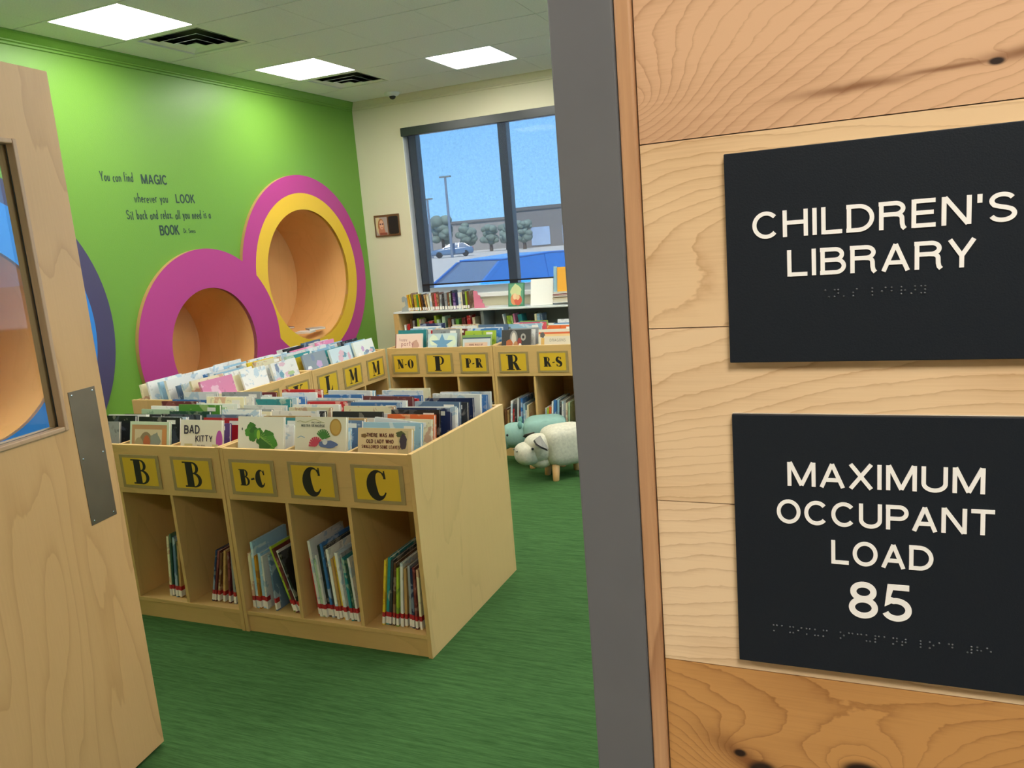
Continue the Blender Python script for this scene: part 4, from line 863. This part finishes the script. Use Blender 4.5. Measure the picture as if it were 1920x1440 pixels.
# ------------------------------------------------------------------ shelf under the window
SX0, SX1, SY0, SY1, SZ = -4.322, -1.3, 7.03, 7.33, .905
t = thing('window_bookshelf', 'low white metal bookshelf with wooden end under the window', 'bookshelf', (SX0, SY0, 0))
def sh(o): o.location = (-SX0, -SY0, 0); return o
sh(MB().box(SX0, SY0, 0, SX0+.06, SY1, SZ-.004).build('end_panel', M_maple, t, bevel=.002))
sh(MB().box(SX0+.004, SY0-.004, SZ-.004, SX1, SY1, SZ+.014).build('top_shelf', M_shelfmetal, t, bevel=.003))
sh(MB().box(SX0+.06, SY1-.012, 0, SX1, SY1, SZ-.004).build('back_panel', M_shelfdark, t))
for z in (.08, .52): sh(MB().box(SX0+.06, SY0+.01, z, SX1, SY1-.012, z+.02).build('shelf', M_shelfmetal, t, bevel=.002))
for xx in (-3.35, -2.42): sh(MB().box(xx, SY0+.02, .0, xx+.03, SY1-.012, SZ-.004).build('upright', M_shelfdark, t))
def support(x, y, z, label, col, mir=1):
    o = thing('bookend', label, 'bookend', (x, y, z), 0, 'wire bookends'); n = 10
    P = [(0, 0), (.075, 0), (.075, .14)]+[(.06-.045*k/6, .14+.014*math.sin(PI*k/6)) for k in range(7)]+[(.015, .10), (.03, .095), (.045, .11), (.052, .06), (.03, .045), (.012, .04)]
    MB().prism([(mir*a, b) for a, b in P], 0, .004, 'y').build('upright_plate', col, o); MB().box(0, 0, 0, mir*.075, .11, .0015).build('foot_plate', col, o)
shelf_top = [('j', .020, .165, -6, 0), ('y', .014, .17, -6, .004), ('u', .014, .18, -4, .004), ('y', .026, .165, -3, .004), ('g', .014, .16, -3, .004), ('j', .014, .16, -3, .004), ('u', .012, .165, -8, .006), ('k', .012, .16, -9, .004), ('a', .014, .16, -8, .004), ('c', .018, .16, -5, .006),
             ('w', .020, .17, -3, .004), ('u', .018, .175, -2, .003), ('x', .022, .165, -2, .003), ('u', .016, .17, -2, .003), ('e', .02, .15, 3, .006), ('z', .018, .16, 3, .003), ('e', .022, .165, 0, .003), ('u', .018, .17, 0, .003), ('f', .014, .16, 0, .003), ('k', .014, .185, 0, .003), ('v', .022, .16, 0, .003), ('n', .022, .165, 0, .003), ('w', .024, .165, 0, .003), ('c', .012, .165, 0, .003), ('z', .024, .185, 0, .003), ('i', .014, .17, 0, .003), ('u', .014, .17, 0, .003)]
def shelve_far(x, y, z, items, where, fmt, group, mark):
    for i, (k, th, hh, lean, gp) in enumerate(items):
        x += gp; a = math.radians(lean)
        if i: x += max(0, min(hh, items[i-1][2])*(math.tan(math.radians(items[i-1][3]))-math.tan(a))); th *= 1.12; x += .0012
        M = Matrix.Translation((x+th/math.cos(a), y+rb.uniform(0, .01), z)) @ Ry(a) @ Rz(PI/2); w = .13*rb.uniform(.9, 1.05)
        b = book(fmt.format(c=PAL[k][0], o=ORD[i]), w, hh, th, k, M, group)
        if mark: MB().box(-.0006, 0, .006, 0, th, .036).build('spine_label', M_lab, b)
        x += th/math.cos(a)
support(SX0+.085, SY0+.03, SZ+.014, 'silver cut-out bookend left of the books on the window shelf', mat('bookend_silver', '#9ba5a4', .35))
shelve_far(-4.155, SY0+.04, SZ+.0145, shelf_top, '', '{c} chapter book, {o} from the left on top of the window shelf', 'chapter books on top of the window shelf', True)
# pink figured bookend, face-out books, lying stack
o = thing('bookend', 'pink tiered bookend closing the row of chapter books', 'bookend', (-3.43, SY0+.06, SZ+.014), 0, 'wire bookends')
q = MB(); q.prism([(0, 0), (.11, 0), (.105, .04), (.085, .05), (.09, .08), (.068, .09), (.07, .12), (.045, .13), (.04, .165), (.0, .17)], 0, .012, 'y'); q.build('upright_plate', mat('bookend_pink', '#dc7f97', .5), o); MB().box(0, 0, 0, .11, .10, .002).build('foot_plate', mat('bookend_pink_foot', '#dc7f97', .5), o)
def art_green(t, w, h_):
    layer([(rect(.012, .015, w-.012, h_-.012), '#5f9a78'), (ell2(w*.48, h_*.6, .055, .075, 26, .12, 2), '#c9cf96'), (ell2(w*.40, h_*.30, .04, .055), '#d98a5a'), (ell2(w*.62, h_*.26, .04, .05), '#c9553f'), (ell2(w*.42, h_*.42, .022, .03), '#e8c79a'), (ell2(w*.60, h_*.38, .02, .025), '#e3b98a')], t, 'cover_art')
book('green book standing face out on the window shelf under the shade', .165, .225, .012, 'd', Matrix.Translation((-3.065, SY0+.05, SZ+.0145)) @ Rx(-.22), 'books displayed on the window shelf', plain=flat('#3f7d5f'), art=art_green)
book('open white picture book standing face out right of the green book', .225, .25, .010, 'w', Matrix.Translation((-2.838, SY0+.06, SZ+.0145)) @ Rx(-.24), 'books displayed on the window shelf', plain=flat('#efeee6'))
z = SZ+.0145
for i, (k, th) in enumerate((('w', .022), ('c', .018), ('a', .014), ('w', .02), ('r', .012), ('w', .016))):
    M = Matrix.Translation((-2.535, SY0+.03+.002*i, z+.0002)) @ Rz(.02*(i % 3)) @ Rx(-PI/2) @ Matrix.Translation((0, -th, 0))
    M = Matrix.Translation((-2.595+.004*(i % 2), SY0+.02, z+th)) @ Rx(-PI/2)
    book(f'{PAL[k][0]} book lying {ORD[i]} from the bottom of the stack at the window', .24, .20, th, k, M, 'books lying in a stack on the window shelf'); z += th+.0006
book('tall yellow book standing on the lying stack by the door frame', .13, .24, .018, 'y', Matrix.Translation((-2.555, SY0+.05, z)) @ Rx(-.16), 'books displayed on the window shelf', plain=flat('#e8a62c'))
book('slim teal book leaning beside the tall yellow book', .03, .25, .012, 'l', Matrix.Translation((-2.592, SY0+.055, z)) @ Rx(-.16), 'books displayed on the window shelf', plain=flat('#8fb6c4'))
low = [('w', .022, .24, 0, 0), ('r', .030, .25, 0, .01), ('u', .020, .29, 0, .004), ('e', .022, .28, 0, .004), ('k', .016, .29, 0, .004), ('i', .022, .30, 0, .004), ('c', .014, .29, 0, .003), ('m', .040, .26, 4, .03), ('x', .03, .27, 4, .004), ('i', .022, .32, 0, .02), ('f', .02, .28, 0, .003)]
shelve_far(-4.245, SY0+.06, .5405, low, '', '{c} book, {o} from the left on the middle window shelf', 'books on the middle shelf under the window', False)
low2 = [('f', .03, .31, 0, 0), ('u', .03, .29, 0, .03), ('e', .02, .28, 0, .01), ('g', .03, .28, 0, .02), ('m', .035, .29, 0, .03), ('r', .035, .31, 0, .02), ('c', .025, .29, 0, .02)]
shelve_far(-3.80, SY0+.06, .5405, low2, '', '{c} book, {o} in the middle group on the middle window shelf', 'books on the middle shelf under the window', False)
low3 = [('w', .012, .31, -8, 0), ('i', .03, .29, -4, .01), ('g', .02, .29, -4, .004), ('p', .014, .31, -6, .004), ('t', .035, .30, -7, .03), ('k', .03, .31, 0, .06), ('c', .018, .30, 0, .006), ('l', .026, .30, 0, .003), ('s', .016, .30, 0, .003)]
shelve_far(-3.10, SY0+.06, .5405, low3, '', '{c} book, {o} in the far group on the middle window shelf', 'books on the middle shelf under the window', False)

# ------------------------------------------------------------------ plaque on the window wall
t = thing('wall_plaque', 'small brown plaque with a portrait photo and a black plate beside the window', 'plaque', (-4.47, YW, 1.797))
MB().box(-.150, -.018, -.111, .150, 0, .111).build('board', wood('walnut_board', '#6b4a2c', '#3b2414', 'X', .35), t, bevel=.004)
ph = MB().box(-.132, -.0195, -.095, .008, -.018, .088).build('photo', flat('#a79a94'), t)
pl = [(ell2(-.10, .01, .03, .09), '#cdb98c'), (ell2(-.068, .0, .038, .075), '#a66f3c'), (ell2(-.064, -.06, .04, .05, 20, .05, 1), '#b5745a'), (ell2(-.062, .012, .026, .048), '#d8a58a'), (rect(-.09, -.095, .0, -.07), '#8d4b3a'), (ell2(-.075, .018, .010, .008), '#5a3f4a'), (ell2(-.048, .018, .010, .008), '#5a3f4a'), (ell2(-.060, -.018, .010, .004), '#b5523f')]
pl = [([(max(-.131, min(.007, a)), max(-.094, min(.087, b))) for a, b in p], c) for p, c in pl]
layer(pl, ph, 'portrait', -.0198)
n_ = 8; rr_ = [(.024+a*.0+(.098 if q in (0, 3) else 0)*0, 0) for a, q in ()]
cr = []
for cx_, cz_, a0_ in ((.122, .072, 0), (.042, .072, 90), (.042, -.072, 180), (.122, -.072, 270)): cr += A(cx_, cz_, .018, .018, a0_, a0_+90, 6)
MB().prism(cr, -.021, -.018, 'y').build('name_plate', M_black, t)

# ------------------------------------------------------------------ animal stools
def stool(label, loc, rz, fab, ear_out, ear_in, kind):
    """upholstered animal: local +x is the head end"""
    t = thing('animal_stool', label, 'stool', loc, rz, 'animal shaped stools')
    body = MB(); body.ell((-.012, 0, .215), (.155, .122, .128), 36, 20, p=.5); b = body.build('body', fab, t)
    for k, (x, y) in enumerate(((.085, .07), (.085, -.07), (-.105, .07), (-.105, -.07))):
        sx_, sy_ = (1 if x > 0 else -1)*.18, (1 if y > 0 else -1)*.16; M = Matrix.Translation((x, y, 0))
        v = MB(); n = 14; pr_ = [(.019, 0), (.021, .004), (.027, .12)]
        vs = [(x+sx_*(.11-z)*1.0*.5+r*math.cos(2*PI*i/n), y+sy_*(.11-z)*.5+r*math.sin(2*PI*i/n), z) for r, z in pr_ for i in range(n)]
        v.add(vs, [(j*n+i, j*n+(i+1) % n, (j+1)*n+(i+1) % n, (j+1)*n+i) for j in range(2) for i in range(n)]+[tuple(range(n)), tuple(range(2*n, 3*n))], 0, True).build('leg', M_leg, t)
    hd = MB()
    if kind == 'hippo':
        hd.ell((.175, 0, .215), (.095, .092, .095), 28, 16, p=.85); hd.ell((.25, 0, .190), (.085, .086, .074), 28, 16, p=.82); hd.ell((.16, 0, .13), (.08, .075, .05), 22, 12)
        hh_ = hd.build('head', fab, t)
        for s in (-1, 1):
            MB().ell((.240, s*.086, .238), (.009, .007, .009), 12, 8).build('eye', M_black, hh_)
            MB().ell((.329, s*.03, .222), (.008, .009, .006), 12, 8).build('nostril', M_nose, hh_)
            for nm, mm, off in (('ear', ear_out, 0), ('ear_lining', ear_in, 1)):
                P0, P1, P2, P3 = Vector((.175, s*.055, .308)), Vector((.225, s*.085, .296)), Vector((.205, s*.165, .262)), Vector((.155, s*.150, .232))
                dn = Vector((.004, 0, -.004))*off
                e = MB(); nrm = Vector((.25, 0, -.25)).normalized()*.0035
                q = [P0+dn, P1+dn, (P1+P2)/2+Vector((.012, s*.01, .0))+dn, P2+dn, P3+dn]
                e.add([p+nrm*(1 if off else -1)*.2 for p in q]+[p+nrm*(1.2 if off else -1.2) for p in q], [(0, 1, 2, 3, 4), (9, 8, 7, 6, 5)]+[(i, (i+1) % 5, 5+(i+1) % 5, 5+i) for i in range(5)]); e.build(nm, mm, hh_, bevel=.002)
        MB().ell((-.175, 0, .27), (.02, .012, .035), 12, 8).build('tail', fab, t)
    else:
        hd.ell((.20, 0, .225), (.10, .088, .088), 24, 14, p=.85); hd.ell((.28, 0, .19), (.06, .068, .06), 22, 12, p=.85); hh_ = hd.build('head', fab, t)
        for s in (-1, 1):
            MB().ell((.25, s*.075, .245), (.009, .008, .010), 12, 8).build('eye', M_black, hh_)
            MB().ell((.16, s*.075, .31), (.016, .012, .028), 12, 8).build('ear', ear_out, hh_)
        n = 12; hp = MB()
        hp.add([(.325+.02*j/4+r*math.cos(2*PI*i/n), r*math.sin(2*PI*i/n), .225+.055*j/4) for j, r in enumerate((.018, .016, .012, .008, .002)) for i in range(n)], [(j*n+i, j*n+(i+1) % n, (j+1)*n+(i+1) % n, (j+1)*n+i) for j in range(4) for i in range(n)], 0, True); hp.build('horn', M_horn, hh_)
        MB().ell((-.175, 0, .25), (.018, .012, .03), 12, 8).build('tail', fab, t)
    MB().ell((-.012, 0, .300), (.132, .104, .046), 28, 8, p=.6).build('seat_pad', fab, t)
M_leg = wood('beech_leg', '#d2a56b', '#a5783f', 'Z', .45, 8, .2, .2)
M_nose = mat('nostril', '#6f6a60', .8); M_horn = mat('horn_cream', '#ded6bd', .7)
M_felt = mat('grey_cream_felt', '#c2bda9', .9, noise=.12, nscale=60, bump=.3, bscale=200)
M_tealf = mat('teal_felt', '#88ab9f', .9, noise=.06, nscale=40, bump=.2, bscale=200)
stool('cream grey animal stool with dark floppy ears, standing in front of the teal one', (-1.765, 4.80, 0), math.radians(220), M_felt, mat('ear_grey', '#7d7a72', .85), mat('ear_charcoal', '#35322f', .85), 'hippo')
stool('teal animal stool with a small horn, behind the cream grey stool', (-1.985, 5.03, 0), math.radians(201), M_tealf, mat('ear_teal', '#6b9d94', .85), mat('ear_teal_dark', '#4f7a73', .85), 'rhino')
# books left in the tall nook
for i, (k, x, y, a) in enumerate((('w', -4.86, 6.28, .25), ('m', -4.93, 6.06, -.5), ('e', -4.84, 6.42, .9))):
    zb = 1.375-math.sqrt(.608**2-(abs(y-6.293)+.10)**2)
    book(['white book lying at the bottom of the tall nook', 'maroon book lying behind in the tall nook', 'grey book lying rightmost in the tall nook'][i], .16, .15, .016, k, Matrix.Translation((x, y, zb+.02+.018*(i == 0))) @ Rz(a) @ Rx(-PI/2) @ Matrix.Translation((-.08, -.016, -.075)), 'books left in the tall nook')
